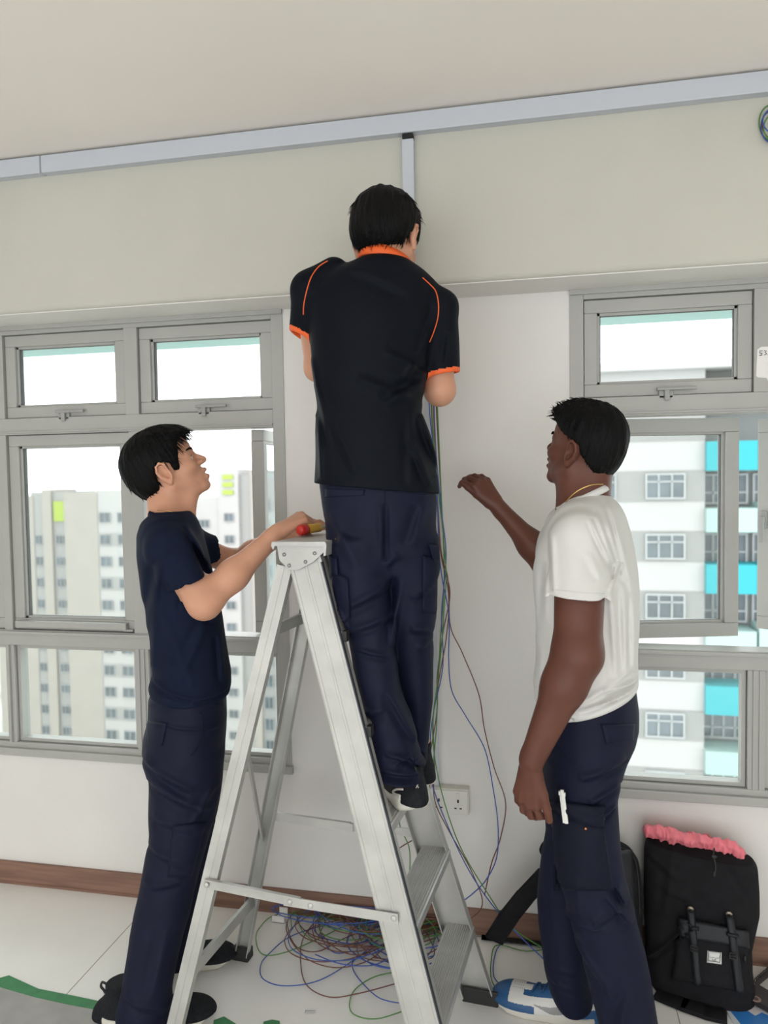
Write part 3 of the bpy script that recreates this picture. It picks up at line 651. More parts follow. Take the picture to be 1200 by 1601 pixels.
# folding spreader each side, hinged in the middle
for s, z in ((-1, 0.47), (1, 0.49)):
    p0 = rpt(s, z, 0, 0.004); p1 = fpt(s, z-0.002, 0, 0.004); mid = p0+(p1-p0)*0.52+LZa*(-0.006)
    mb = MB(); mb.beam(p0, mid, 0.024, 0.003, up=tuple(LYa), e0=0.008); mb.beam(mid+LYa*s*0.004-(p1-p0)*0.07, p1+LYa*s*0.004, 0.024, 0.003, up=tuple(LYa), e0=0.010)
    mb.beam(p0+LZa*0.012+LYa*s*0.002, mid+LZa*0.012+LYa*s*0.002, 0.004, 0.010, up=tuple(LYa)); o = mb.build('spreader_bar', M_ladder, lad)
    for q in (p0, mid-(p1-p0)*0.055, mid+(p1-p0)*0.055, p1): rivet(q+LYa*s*0.006, 0.0075, o)
# bracing of the rear frame
mb = MB(); mb.beam(rpt(-1, 0.21, 0.0, -0.006), rpt(1, 0.205, 0.0, -0.006), 0.010, 0.034); mb.build('rear_crossbar', M_ladder, lad)
mb = MB(); mb.beam(rpt(-1, 1.13, 0.0, -0.006), rpt(1, 1.125, 0.0, -0.006), 0.010, 0.030); mb.build('rear_crossbar', M_ladder, lad)
mb = MB(); mb.beam(rpt(-1, 0.86, -0.004, -0.012), rpt(1, 0.42, -0.004, -0.010), 0.006, 0.028); mb.build('diagonal_brace', M_ladder, lad)
tg = MB(); a = fpt(-1, RISE*3+0.004, 0.03, -0.012); tg.beam(a, a+LYa*0.002+LZa*-0.04+LXa*0.01, 0.03, 0.0015, up=tuple(LYa)); tg.build('rating_sticker', mat('white paper', (0.8,)*3), lad, label='white sticker')

# ------------------------------------------------------------------ anatomy
def hand(S, W, D, N, side, curl=(0.5, 0.6, 0.4), spread=0.10, thumb=(0.6, -0.3, 0.5), sc=1.0, per=None):
    """W wrist, D towards the fingers, N back of hand, side = direction of the thumb"""
    W = np.array(W, float); D = np.array(D, float)/np.linalg.norm(D); N = np.array(N, float); N = N-D*(N@D); N /= np.linalg.norm(N); T = np.array(side, float); T = T-D*(T@D)-N*(T@N); T /= np.linalg.norm(T)
    S.cone(W-D*0.02*sc, W+D*0.03*sc, 0.0225*sc, 0.021*sc, 0.015, flat=N, fs=0.8)
    lens = (0.070, 0.078, 0.072, 0.056); offs = (0.028, 0.0095, -0.009, -0.027); plen = (0.088, 0.090, 0.085, 0.077); tips = []
    roots = []
    for i in range(4):
        r0 = W+D*plen[i]*sc+T*offs[i]*sc+N*(0.002 if i in (1, 2) else -0.002)*sc; roots.append(r0)
        S.cone(W+D*0.018*sc+T*offs[i]*0.55*sc, r0, 0.0125*sc, 0.0103*sc, 0.012)
    for i in range(4):
        cv = curl if per is None else per[i]; L = lens[i]*sc; a = 0.0; p = roots[i]; sp = spread*(1.5-i)
        for j, (fr_, rr) in enumerate(zip((0.46, 0.30, 0.24), (0.0092, 0.0082, 0.0074))):
            a += cv[j]; d = (D*math.cos(sp)+T*math.sin(sp))*math.cos(a)-N*math.sin(a); d /= np.linalg.norm(d); q = p+d*L*fr_
            S.cone(p, q, rr*sc*(0.92 if i == 3 else 1), rr*0.92*sc*(0.92 if i == 3 else 1), 0.0035); p = q
        tips.append(p)
    tb = W+D*0.022*sc+T*0.016*sc-N*0.006*sc; x, y, z = thumb; dr = D*x+T*math.sqrt(max(0.05, 1-x*x))-N*(-y); dr /= np.linalg.norm(dr)
    q = tb+dr*0.042*sc; S.cone(tb, q, 0.0145*sc, 0.0115*sc, 0.012); d2 = dr*(1-z)+D*z-N*z*0.35; d2 /= np.linalg.norm(d2); q2 = q+d2*0.034*sc; S.cone(q, q2, 0.0108*sc, 0.0095*sc, 0.004)
    d3 = d2*0.8+D*0.3-N*z*0.3; d3 /= np.linalg.norm(d3); q3 = q2+d3*0.025*sc; S.cone(q2, q3, 0.0096*sc, 0.0080*sc, 0.003)
    return tips, roots, q3

class Head:
    def __init__(s, O, F, roll=0.0):
        s.O = np.array(O, float); F = np.array(F, float); F /= np.linalg.norm(F); L = np.cross([0, 0, 1.0], F); L /= np.linalg.norm(L); U = np.cross(F, L)
        L, U = L*math.cos(roll)+U*math.sin(roll), U*math.cos(roll)-L*math.sin(roll)
        s.F, s.L, s.U = F, L, U; s.R = np.array([F, L, U])
    def w(s, f, l, u): return s.O+s.F*f+s.L*l+s.U*u
    def e(s, S, c, r, k=0.012, op='u', R=None): S.ell(s.w(*c), r, s.R if R is None else R@s.R, k, op)
    def c(s, S, a, b, ra, rb, k=0.012, op='u'): S.cone(s.w(*a), s.w(*b), ra, rb, k, op)
    def build(s, S, neck_to, nr=0.054, mouth=0.0, lip=1.0):
        E, C = s.e, s.c
        E(S, (-0.006, 0, 0.045), (0.094, 0.074, 0.081)); E(S, (0.034, 0, 0.048), (0.052, 0.063, 0.054), 0.02)
        E(S, (0.034, 0, -0.014), (0.052, 0.060, 0.066), 0.02)
        for g in (-1, 1):
            C(S, (-0.002, g*0.054, -0.034), (0.060, g*0.022, -0.078), 0.019, 0.014, 0.02)
            E(S, (0.058, g*0.042, -0.013), (0.022, 0.018, 0.017), 0.018)
            C(S, (0.080, g*0.010, 0.027), (0.066, g*0.044, 0.026), 0.0085, 0.008, 0.014)
        E(S, (0.070, 0, -0.079), (0.019, 0.025, 0.016), 0.016); E(S, (0.060, 0, -0.046), (0.032, 0.034, 0.030), 0.014)
        for g in (-1, 1): E(S, (0.088, g*0.031, 0.010), (0.012, 0.016, 0.010), 0.010, 's')
        for g in (-1, 1):
            E(S, (0.0695, g*0.031, 0.010), (0.0128, 0.0155, 0.0118), 0.003); E(S, (0.084, g*0.031, 0.0085), (0.008, 0.0115, 0.0028), 0.002, 's')
        C(S, (0.084, 0, 0.018), (0.105, 0, -0.008), 0.0068, 0.0088, 0.008); E(S, (0.095, 0, -0.013), (0.018, 0.014, 0.0085), 0.006)
        for g in (-1, 1): E(S, (0.093, g*0.0125, -0.013), (0.0115, 0.007, 0.0078), 0.004); E(S, (0.101, g*0.006, -0.021), (0.005, 0.0035, 0.003), 0.002, 's')
        E(S, (0.0890, 0, -0.0385), (0.0098*lip, 0.021, 0.0085), 0.007); E(S, (0.0875, 0, -0.0555-mouth*0.5), (0.0098*lip, 0.0185, 0.0088), 0.007)
        E(S, (0.102, 0, -0.0472), (0.012, 0.020, 0.0014+mouth*0.28), 0.005, 's')
        for g in (-1, 1):
            Re = np.array([[math.cos(0.25), 0, math.sin(0.25)], [0, 1, 0], [-math.sin(0.25), 0, math.cos(0.25)]])
            Rg = np.array([[math.cos(0.35), -g*math.sin(0.35), 0], [g*math.sin(0.35), math.cos(0.35), 0], [0, 0, 1]])
            E(S, (-0.010, g*0.077, 0.004), (0.0185, 0.0075, 0.031), 0.005, 'u', Re)
            E(S, (-0.006, g*0.0855, 0.008), (0.0125, 0.0105, 0.0205), 0.003, 's', Re)
            E(S, (-0.003, g*0.0805, -0.006), (0.0065, 0.008, 0.008), 0.003, 's')
            pts = [(0.004, g*0.078, 0.012), (0.002, g*0.083, 0.028), (-0.008, g*0.086, 0.036), (-0.020, g*0.086, 0.030), (-0.026, g*0.085, 0.014), (-0.022, g*0.083, -0.004), (-0.010, g*0.080, -0.022)]
            for a, b in zip(pts[:-1], pts[1:]): C(S, a, b, 0.0034, 0.0034, 0.003)
            E(S, (-0.006, g*0.0785, -0.024), (0.0075, 0.005, 0.009), 0.004)
            C(S, (0.004, g*0.076, 0.0), (0.005, g*0.077, -0.008), 0.004, 0.0035, 0.003)
        a = s.w(-0.024, 0, -0.020); S.cone(a, neck_to, nr, nr*1.08, 0.03); S.cone(s.w(0.015, 0, -0.060), np.array(neck_to)+s.F*0.0, nr*0.62, nr*0.8, 0.03)
    def eyes(s, par):
        for g in (-1, 1):
            c = s.w(0.0705, g*0.031, 0.0095); mb = MB(); mb.ball(c, 0.0118, (1, 1, 1), 20); e = mb.build('eye', mat('eye white', (0.72, 0.68, 0.64), 0.2), par, True)
            mb = MB(); M3 = Matrix([list(s.F), list(s.L), list(s.U)]).transposed(); mb.ball(c+s.F*0.0095, 0.0052, (0.5, 1, 1), 14, M3); mb.build('iris', mat('dark brown iris', (0.012, 0.007, 0.005), 0.15), e, True)
    def brows(s, par, bv):
        random.seed(3); mb = MB()
        for g in (-1, 1):
            for i in range(90):
                t = random.random(); l = 0.014+0.036*t; u = 0.0315+0.004*math.sin(t*2.6)+random.uniform(-0.003, 0.003)*(1-t*0.6)
                o = Vector(s.w(0.16, g*l, u)); h = bv.ray_cast(o, Vector(-s.F))
                if h[0] is None: continue
                p = np.array(h[0]); d = s.L*g*0.8+s.U*(0.35-0.5*t)+s.F*0.15; mb.tube([p-d*0.001, p+d*0.005+s.F*0.0008, p+d*0.0095], [0.0008, 0.0007, 0.0002], 4)
        mb.build('eyebrow', M_hair, par, True)
        for g in (-1, 1):
            ls = MB(); P = []
            for t in np.linspace(0, 1, 7):
                l = 0.021+0.021*t; o = Vector(s.w(0.16, g*l, 0.0125+0.0035*math.sin(t*3.0))); h = bv.ray_cast(o, Vector(-s.F))
                if h[0] is not None: P.append(np.array(h[0])+s.F*0.0004)
            if len(P) > 2: ls.tube(P, [0.0004]+[0.0009]*(len(P)-2)+[0.0004], 5); ls.build('eyelashes', M_hair, par, True)
def strands(mb, pts_dirs, seed=1, r=0.0012, L=0.035, sag=0.3):
    random.seed(seed)
    for p, d in pts_dirs:
        p = np.array(p, float); d = np.array(d, float); d /= np.linalg.norm(d); l = L*random.uniform(0.6, 1.2); q = p; P = [p]
        j = np.array([random.uniform(-1, 1) for _ in range(3)])*0.16
        for k in range(4):
            dd = d+j*(k+1)*0.5; dd[2] -= sag*(k)*0.25; dd /= np.linalg.norm(dd); q = q+dd*l/4; P.append(q)
        mb.tube(P, [r, r*0.95, r*0.8, r*0.5, r*0.12], 4)

# ------------------------------------------------------------------ shoes
def shoe(par, heel, d, L=0.285, w=0.050, style='knit', z0=0.0, h_ank=0.095, name='shoe'):
    """returns shoe object tree; heel = point under the heel on the ground"""
    d = np.array([d[0], d[1], 0.0]); d /= np.linalg.norm(d); s_ = np.array([-d[1], d[0], 0.0]); o = np.array([heel[0], heel[1], z0]); R = np.array([d, s_, [0, 0, 1]])
    P = lambda t, l, z: o+d*t*L+s_*l+np.array([0, 0, z])
    # sole outline
    ts = np.linspace(0, 1, 26); wid = np.interp(ts, [0, 0.03, 0.1, 0.3, 0.45, 0.7, 0.85, 0.95, 1.0], [0.52, 0.78, 0.90, 0.86, 0.84, 1.04, 1.0, 0.80, 0.34])*w
    off = np.interp(ts, [0, 0.5, 1], [0, 0.002, 0.004]); zb = np.interp(ts, [0, 0.06, 0.7, 0.88, 1.0], [0.004, 0, 0, 0.003, 0.016]); zt = np.interp(ts, [0, 0.1, 0.6, 1.0], [0.044, 0.036, 0.028, 0.034])
    ring_ = [(t, wd+of, i) for i, (t, wd, of) in enumerate(zip(ts, wid, off))]+[(t, -wd+of, i) for i, (t, wd, of) in list(enumerate(zip(ts, wid, off)))[::-1]]
    V = []; n = len(ring_)
    for lev in range(4):
        for (t, l, i) in ring_:
            f = (0.93, 1.0, 1.0, 0.95)[lev]; z = zb[i]+(zt[i]-zb[i])*(0, 0.2, 0.8, 1.0)[lev]; tt = 0.5+(t-0.5)*(0.985, 1.0, 1.0, 0.99)[lev]; V.append(P(tt, l*f, z))
    F = []
    for lev in range(3):
        for i in range(n): F.append((lev*n+i, lev*n+(i+1) % n, (lev+1)*n+(i+1) % n, (lev+1)*n+i))
    F += [tuple(range(n))[::-1], tuple(range(3*n, 4*n))]
    S = SDF()
    st = [(0.07, 0.60*w, 0.075), (0.2, 0.66*w, 0.080), (0.33, 0.66*w, 0.078), (0.5, 0.72*w, 0.062), (0.66, 0.86*w, 0.045), (0.8, 0.84*w, 0.046), (0.88, 0.72*w, 0.044)]
    if style == 'dunk': st = [(0.07, 0.60*w, 0.085), (0.2, 0.66*w, 0.090), (0.33, 0.64*w, 0.085), (0.5, 0.72*w, 0.070), (0.66, 0.86*w, 0.052), (0.8, 0.86*w, 0.050), (0.88, 0.74*w, 0.046)]
    for i, (t, l, z) in enumerate(st): S.ell(P(t, 0.003*t, 0.022), (0.052, l*1.14, z-0.018), R, 0.03)
    S.cone(P(0.17, 0, 0.05), P(0.17, 0, h_ank), 0.040, 0.042, 0.02, flat=s_, fs=0.85)
    S.cut(P(0.5, 0, 0.020), (0, 0, -1), P(0.5, 0, 0), 0.3, 0.003)
    S.cut(P(0.17, 0, h_ank-0.004), d*-0.10+np.array([0, 0, 1.0]), P(0.17, 0, h_ank), 0.2, 0.004)
    V2, Q2 = S.mesh(0.003 if style == 'knit' else 0.002)
    root = None
    ccp = lambda V_: ((V_-o)@d/L, (V_-o)@s_, V_[:, 2]-z0)
    c = V2[Q2].mean(1); t, l, z = ccp(c); mi = np.zeros(len(Q2), int)
    if style == 'knit':
        root = part(name, V2, Q2, mat('black knit shoe upper', (0.011, 0.012, 0.015), 0.8, spec=0.25, bump=0.3, bs=350, var=0.3, vs=120), par, True)
        part('sole', V, F, mat('off white rubber sole', (0.66, 0.64, 0.56), 0.6, var=0.05, vs=20), root, True)
        tb = MB(); tb.tube(spline([P(0.045, 0, h_ank-0.05), P(0.015, 0, h_ank-0.03), P(-0.012, 0.0, h_ank-0.018), P(0.0, 0, h_ank-0.006), P(0.04, 0, h_ank-0.012)], 5), 0.0035, 6); tb.build('pull_tab', M_rubber, root, True)
    else:
        blue = (t > 0.86) | ((t < 0.17) & (z < 0.062)) | ((t > 0.34) & (t < 0.72) & (np.abs(l-0.002) < 0.030) & (np.abs(l-0.002) > 0.013) & (z > 0.045)) | ((t < 0.30) & (z > 0.076)) | ((z < 0.040) & (t > 0.60))
        mi[blue] = 1
        # curved tick along the side
        x = (t-0.12)/0.48; cz = 0.036+0.030*np.maximum(0, 0.55-x)**1.2-0.0*x; th_ = 0.003+0.012*np.exp(-((x-0.62)/0.28)**2)
        cz = 0.058-0.030*np.clip(x, 0, 1)**0.9+0.05*np.maximum(0, x-0.68)**1.0; sw_ = (x > 0) & (x < 1.0) & (np.abs(z-cz) < th_*np.clip(1.25-x, 0.1, 1)) & (np.abs(l) > 0.018); mi[sw_] = 2
        tongue = (t > 0.30) & (t < 0.64) & (np.abs(l-0.002) < 0.013); mi[tongue] = 3
        root = part(name, V2, Q2, [mat('white shoe leather', (0.70, 0.69, 0.66), 0.45), mat('blue shoe leather', (0.018, 0.090, 0.235), 0.5, bump=0.06, bs=300), mat('grey shoe leather', (0.30, 0.30, 0.30), 0.5), mat('blue laces', (0.02, 0.07, 0.18), 0.8)], par, True, midx=mi)
        part('sole', V, F, mat('cream rubber sole', (0.70, 0.67, 0.60), 0.55), root, True)
        lc = MB(); bv = bvh(V2, Q2)
        for i in range(6):
            tt = 0.36+i*0.052; pts = []
            for l_ in np.linspace(-0.022, 0.022, 7):
                hh = bv.ray_cast(Vector(P(tt+0.02*l_/0.022*(1 if i % 2 else -1), l_, 0.2)), Vector((0, 0, -1)))
                if hh[0] is not None: pts.append(np.array(hh[0])+np.array([0, 0, 0.002]))
            if len(pts) > 2: lc.tube(pts, 0.0028, 6)
        kx = P(0.36, 0, 0.088); lc.tube(spline([kx, kx+s_*0.02+d*0.01+LZa*0.012, kx+s_*0.035-LZa*0.004, kx+s_*0.012], 5), 0.0024, 6); lc.tube(spline([kx, kx-s_*0.02+d*0.01+LZa*0.012, kx-s_*0.035-LZa*0.004, kx-s_*0.012], 5), 0.0024, 6)
        lc.build('lace', mat('blue laces', (0.02, 0.07, 0.18), 0.8), root, True)
        pf = MB(); bvp = bvh(V2, Q2)
        for i in range(5):
            for j in range(3):
                hh = bvp.ray_cast(Vector(P(0.74+i*0.022, -0.012+j*0.012+0.002, 0.2)), Vector((0, 0, -1)))
                if hh[0] is not None: pf.ball(np.array(hh[0]), 0.0012, (1, 1, 0.4), 6)
        pf.build('perforation', M_rubber, root)
    return root, (V2, Q2), P

# ================================================================== PERSON: man in black jersey on the ladder
def wrink(amp=0.0025, sc=(9, 9, 4), seed=0.0, slant=0.0, ridge=0.5):
    def f(P, u, v, z):
        q = np.stack([P[..., 0]+slant*P[..., 2], P[..., 1], P[..., 2]-slant*P[..., 0]], -1).astype(np.float32)
        a = vnoise(q, np.array(sc, np.float32), 7+seed); b = vnoise(q, np.array(sc, np.float32)*2.3, 3+seed)
        return amp*((np.abs(a)*2-0.6)*ridge+a*(1-ridge)+0.35*b)
    return f
frM = Frame(600, 1.93)
A = frM.pt
man = empty('person', (frM.b[0], frM.b[1], 0.685)); tag(man, 'man in black jersey with orange trim standing on the ladder with his back turned', 'person')
shirtM = [(404, 566, 630, .01, .058), (412, 548, 644, .0, .075), (425, 520, 660, 0, .090), (440, 496, 674, 0, .102), (461, 481, 681, 0, .112), (500, 481, 679, 0, .12), (541, 485, 672, 0, .12), (589, 489, 666, 0, .118), (620, 491, 662, 0, .115), (646, 491, 659, 0, .115), (684, 491, 672, 0, .118), (716, 491, 679, 0, .12), (748, 491, 684, 0, .12), (782, 491, 687, 0, .12)]
pelvM = [(745, 499, 676, 0, .112), (761, 500, 679, 0, .112), (785, 503, 682, 0, .118), (820, 509, 681, 0, .122), (862, 514, 684, 0.01, .115), (895, 517, 684, 0.02, .10)]
legLM = [(840, 512, 604, -.03, .092), (880, 515, 609, -.03, .092), (908, 517, 610, -.03, .09), (932, 520, 614, -.03, .088), (967, 534, 617, -.035, .085), (992, 545, 617, -.04, .08), (1020, 549, 618, -.045, .078), (1055, 554, 623, -.05, .076), (1090, 563, 633, -.055, .074), (1125, 571, 644, -.06, .072), (1160, 576, 653, -.065, .070), (1185, 580, 659, -.07, .072), (1200, 581, 662, -.07, .074), (1216, 583, 660, -.07, .072)]
legRM = [(840, 600, 684, 0.0, .092), (897, 600, 684, 0.01, .092), (932, 601, 683, 0.02, .09), (967, 603, 681, .03, .086), (992, 610, 677, .035, .082), (1020, 612, 680, .04, .08), (1055, 618, 679, .045, .078), (1090, 628, 676, .05, .074), (1125, 636, 672, .055, .072), (1160, 643, 669, .06, .07), (1185, 647, 668, .065, .068), (1203, 645, 664, .065, .062)]
hM = Head(A(604, 383, 0.035), frM.D*0.90*math.cos(0.32)+frM.S*math.sin(0.32)+np.array([0, 0, -0.26]), roll=-0.05)
S = SDF()
S.loft(frM, shirtM[:-3], inset=0.016); S.loft(frM, pelvM, inset=0.014); S.loft(frM, legLM, inset=0.016); S.loft(frM, legRM, inset=0.016)
hM.build(S, A(598, 432, -0.005), 0.053)
# arms raised towards the trunking
Ls, Le, Lw_ = A(487, 455, 0.01), A(497, 575, 0.13), A(592, 505, 0.24)
Rs, Re_, Rw = A(686, 480, 0.01), A(687, 610, 0.05), A(652, 510, 0.20)
S.chain([Ls, Le, Lw_], [0.044, 0.036, 0.024], 0.02); S.chain([Rs, Re_, Rw], [0.046, 0.036, 0.024], 0.02)
S.cone(Re_, Re_*0.55+Rw*0.45, 0.037, 0.036, 0.02)
up = np.array([0, 0, 1.0])
hand(S, Lw_, up*0.5+frM.S*0.5+frM.D*0.45, -frM.D*0.6+up*0.5, frM.S, (0.5, 0.6, 0.4)); hand(S, Rw, up*0.8-frM.S*0.15+frM.D*0.4, -frM.D*0.7+up*0.3, -frM.S, (0.4, 0.6, 0.5))
S.cone(A(622, 1160, -.07), A(628, 1215, -.075), 0.032, 0.030, 0.02); S.cone(A(655, 1160, .07), A(654, 1205, .08), 0.030, 0.026, 0.02)
V, Q = S.mesh(0.0026); part('body', V, Q, M_skinA, man); bvBody = bvh(V, Q); hM.eyes(man)
# hair
def hair_top(h, seed, rr=(0.108, 0.089, 0.098), cc=(-0.014, 0, 0.047), keepf=None, amp=0.004, fringe=True, nape=1.0):
    S = SDF(); h.e(S, cc, rr, 0.02)
    if fringe: h.e(S, (0.045, 0, 0.085), (0.058, 0.066, 0.042), 0.03)
    h.e(S, (-0.055*nape, 0, 0.0), (0.050*nape, 0.070*nape, 0.052), 0.03)
    S.keep(keepf)
    O, R = h.O.astype(np.float32), h.R.astype(np.float32)
    def dsp(P):
        q = (P-O)@R.T; th = np.arctan2(q[..., 1], q[..., 0]); ps = np.arctan2(q[..., 2]-0.03, np.sqrt(q[..., 0]**2+q[..., 1]**2)+1e-6)
        a = np.stack([th*14, ps*2.2, th*0+seed], -1).astype(np.float32); b = np.stack([th*34, ps*4, th*0+seed*2], -1).astype(np.float32)
        return amp*(vnoise(a, 1.0)*0.6+vnoise(b, 1.0)*0.5)
    S.disp = dsp; return S.mesh(0.0028)
def hair_strands(h, V, seed, n, sel, L=0.03, r=0.0013, sag=0.4, dirf=None):
    random.seed(seed); rs = np.random.RandomState(seed); q = (V-h.O)@h.R.T; idx = np.nonzero(sel(q))[0]; out = []
    if len(idx) == 0: return MB()
    for i in rs.choice(idx, n):
        c = np.array([-0.014, 0, 0.047]); nrm = q[i]-c; nrm /= np.linalg.norm(nrm); dl = dirf(q[i]) if dirf else np.array([0, 0, -1.0]); dl = dl+nrm*0.12; dl = dl-nrm*(dl@nrm)*0.7; w_ = h.F*dl[0]+h.L*dl[1]+h.U*dl[2]; out.append((V[i]-(h.F*nrm[0]+h.L*nrm[1]+h.U*nrm[2])*0.0015, w_))
    mb = MB(); strands(mb, out, seed, r, L, sag); return mb
def add_hair(h, par, V, Q, mbs):
    Vs = [V]; Fs = [tuple(int(i) for i in q) for q in Q]; k = len(V); Vl = [tuple(v) for v in V]
    for mb in mbs:
        Vl += mb.V; Fs += [tuple(i+k for i in f) for f in mb.F]; k += len(mb.V)
    return part('hair', Vl, Fs, M_hair, par, True)
def keep_poly(h, poly):
    O, R = h.O.astype(np.float32), h.R.astype(np.float32); pg = [np.array(p, np.float32) for p in poly]
    def f(P):
        q = (P-O)@R.T; x, y = q[..., 0], q[..., 2]; d2 = np.full(x.shape, 9.0, np.float32); ins = np.zeros(x.shape, bool)
        for i in range(len(pg)):
            a, b = pg[i-1], pg[i]; e = b-a; t = np.clip(((x-a[0])*e[0]+(y-a[1])*e[1])/(e@e), 0, 1); d2 = np.minimum(d2, (x-a[0]-t*e[0])**2+(y-a[1]-t*e[1])**2)
            c = (a[1] > y) != (b[1] > y); xi = (b[0]-a[0])*(y-a[1])/np.where(np.abs(b[1]-a[1]) < 1e-9, 1e-9, b[1]-a[1])+a[0]; ins ^= c & (x < xi)
        return np.where(ins, 1, -1)*np.sqrt(d2)
    return f
CJK = [(.30, .080), (.085, .080), (.064, .066), (.052, .040), (.040, .006), (.030, -.006), (.020, .000), (.018, .022), (.006, .036), (-.014, .038), (-.030, .022), (-.036, -.005), (-.042, -.034), (-.075, -.050), (-.14, -.056), (-.14, -.3), (.3, -.3)]
FADE = [(.3, .074), (.080, .074), (.058, .062), (.035, .045), (.0, .040), (-.032, .006), (-.056, -.022), (-.080, -.048), (-.15, -.054), (-.15, -.3), (.3, -.3)]
V, Q = hair_top(hM, 1.3, (0.106, 0.092, 0.098), keepf=keep_poly(hM, CJK))
down = lambda q: np.array([0.25*np.sign(q[0]+0.05)-0.1, 0, -1.0])
mbs = [hair_strands(hM, V, 1, 420, lambda q: (q[:, 2] < 0.0) & (q[:, 0] < 0.03), 0.022, 0.0010, dirf=down), hair_strands(hM, V, 2, 300, lambda q: q[:, 2] > 0.08, 0.030, 0.0010, 1.6, dirf=lambda q: np.array([0.8*q[0]/0.1-0.1, q[1]/0.08, -0.4])),
       hair_strands(hM, V, 3, 16, lambda q: (q[:, 2] > 0.13), 0.040, 0.0009, 1.2, dirf=lambda q: np.array([0.4, q[1]*9+0.2, 0.35]))]
add_hair(hM, man, V, Q, mbs)
# jersey
S = SDF(); S.loft(frM, shirtM)
S.cone(A(522, 428, 0.005), A(484, 452, 0.0), 0.042, 0.046, 0.03); S.cone(A(648, 452, 0.005), A(686, 482, 0.0), 0.042, 0.046, 0.03)
sLh, sRh = A(479, 540, 0.06), A(691, 592, 0.03)
gL = SDF(); gR = SDF(); gL.cone(A(486, 455, 0.0), sLh, 0.048, 0.050, 0.022); gR.cone(A(686, 482, 0.0), sRh, 0.048, 0.0475, 0.022)
dL = sLh-A(486, 455, 0); dL /= np.linalg.norm(dL); dR = sRh-A(686, 482, 0); dR /= np.linalg.norm(dR)
dLc = dL+frM.S*0.35*0-up*0.0; cL = A(472, 529, 0.06); nL = -np.cross(frM.D, A(486, 539)-A(455, 521)); nL /= np.linalg.norm(nL); nL = nL if nL[2] < 0 else -nL
cR = A(692, 587, 0.03); nR = np.cross(frM.D, A(718, 582)-A(666, 592)); nR /= np.linalg.norm(nR); nR = nR if nR[2] < 0 else -nR
gL.cut(cL, nL, k=0.003); gR.cut(cR, nR, k=0.003); gL.cone(sLh-dL*0.020, sLh+dL*0.05, 0.043, 0.044, 0.004, 's'); gR.cone(sRh-dR*0.020, sRh+dR*0.05, 0.041, 0.042, 0.004, 's'); S.sub(gL, 0.018); S.sub(gR, 0.018)
hp = A(588, 764); hn = np.cross(frM.D, A(685, 773)-A(492, 756)); hn /= np.linalg.norm(hn); hn = hn if hn[2] < 0 else -hn
S.cut(hp, hn, hp, 0.5, 0.003)
S.disp = folds(frM, [((486, 560), (520, 700), .006, 7), ((492, 600), (560, 740), .004, 9), ((664, 590), (600, 560), .005, 8), ((662, 600), (600, 640), .006, 9), ((660, 640), (560, 600), .004, 10), ((655, 650), (690, 740), .006, 8), ((640, 690), (670, 760), .005, 7),
    ((680, 490), (655, 560), .004, 8), ((540, 430), (640, 470), .003, 10), ((500, 650), (505, 750), .005, 6), ((630, 600), (650, 570), .005, 6), ((700, 520), (695, 575), .004, 6), ((640, 640), (640, 760), .003, 8)], wrink(0.0033, (6, 6, 5), 2.0, 0.6))
V, Q = S.mesh(0.0034); bvS = bvh(V, Q)
def clsM(c):
    k = np.zeros(len(c), int); k[(np.abs((c-cL)@nL) < 0.011) & (np.linalg.norm(np.cross(c-sLh, dL), axis=1) < 0.056) & (np.linalg.norm(np.cross(c-sLh, dL), axis=1) > 0.036)] = 1; k[(np.abs((c-cR)@nR) < 0.0115) & (np.linalg.norm(np.cross(c-sRh, dR), axis=1) < 0.053) & (np.linalg.norm(np.cross(c-sRh, dR), axis=1) > 0.036)] = 2; return k
sp = split(V, Q, clsM); jer = part('jersey', sp[0][0], sp[0][1], M_black, man)
for i in (1, 2):
    if sp[i]: part('sleeve_trim', sp[i][0], sp[i][1], M_orange, jer, label='orange sleeve hem')
def collar(bv, c, n, mt, par, w=0.009, th=0.003, lab=None):
    n = np.array(n, float)/np.linalg.norm(n); a = np.cross(n, FW); a /= np.linalg.norm(a); b = np.cross(n, a); pts = []
    for k in range(28):
        d = a*math.cos(k*math.pi/14)+b*math.sin(k*math.pi/14); h = bv.ray_cast(Vector(c+d*0.13), Vector(-d))
        r_ = np.linalg.norm(np.array(h[0])-c) if h[0] is not None else 0.06
        pts.append((d, min(r_, 0.064)))
    r = np.array([p[1] for p in pts]); r = (np.roll(r, 1)+r*2+np.roll(r, -1))/4
    o = band('collar', [c+p[0]*(x+0.002) for p, x in zip(pts, r)], w, th, mt, par, n)
    if lab and o: o['label'] = lab
    return o
def band(name, pts, w, th, mt, par, up_=(0, 0, 1), closed=True):
    P = spline(pts, 8, closed); V = []; F = []; n = len(P)-1 if closed else len(P); u = np.array(up_, float)
    c0 = np.mean(P, axis=0)
    for i in range(n):
        o = P[i]-c0; o = o-u*(o@u); o /= np.linalg.norm(o)
        for a, b in ((-th, -w), (th, -w*0.8), (th*1.3, 0), (th*0.6, w), (-th, w*0.9)): V.append(P[i]+o*a+u*b)
    for i in range(n if closed else n-1):
        for j in range(5): F.append((i*5+j, i*5+(j+1) % 5, ((i+1) % n)*5+(j+1) % 5, ((i+1) % n)*5+j))
    return part(name, V, F, mt, par, True)
collar(bvBody, A(601, 410, 0.01), up*0.90+frM.S*0.30+frM.D*0.12, M_orange, jer, 0.016, 0.004, 'orange collar')
stroke('piping', bvS, [(512, 408), (498, 417), (487, 432), (480, 452), (475, 475), (474, 492)], 0.0016, M_orange, jer)
stroke('piping', bvS, [(660, 434), (672, 445), (681, 456), (685, 475), (684, 497), (678, 518), (671, 535)], 0.0016, M_orange, jer)
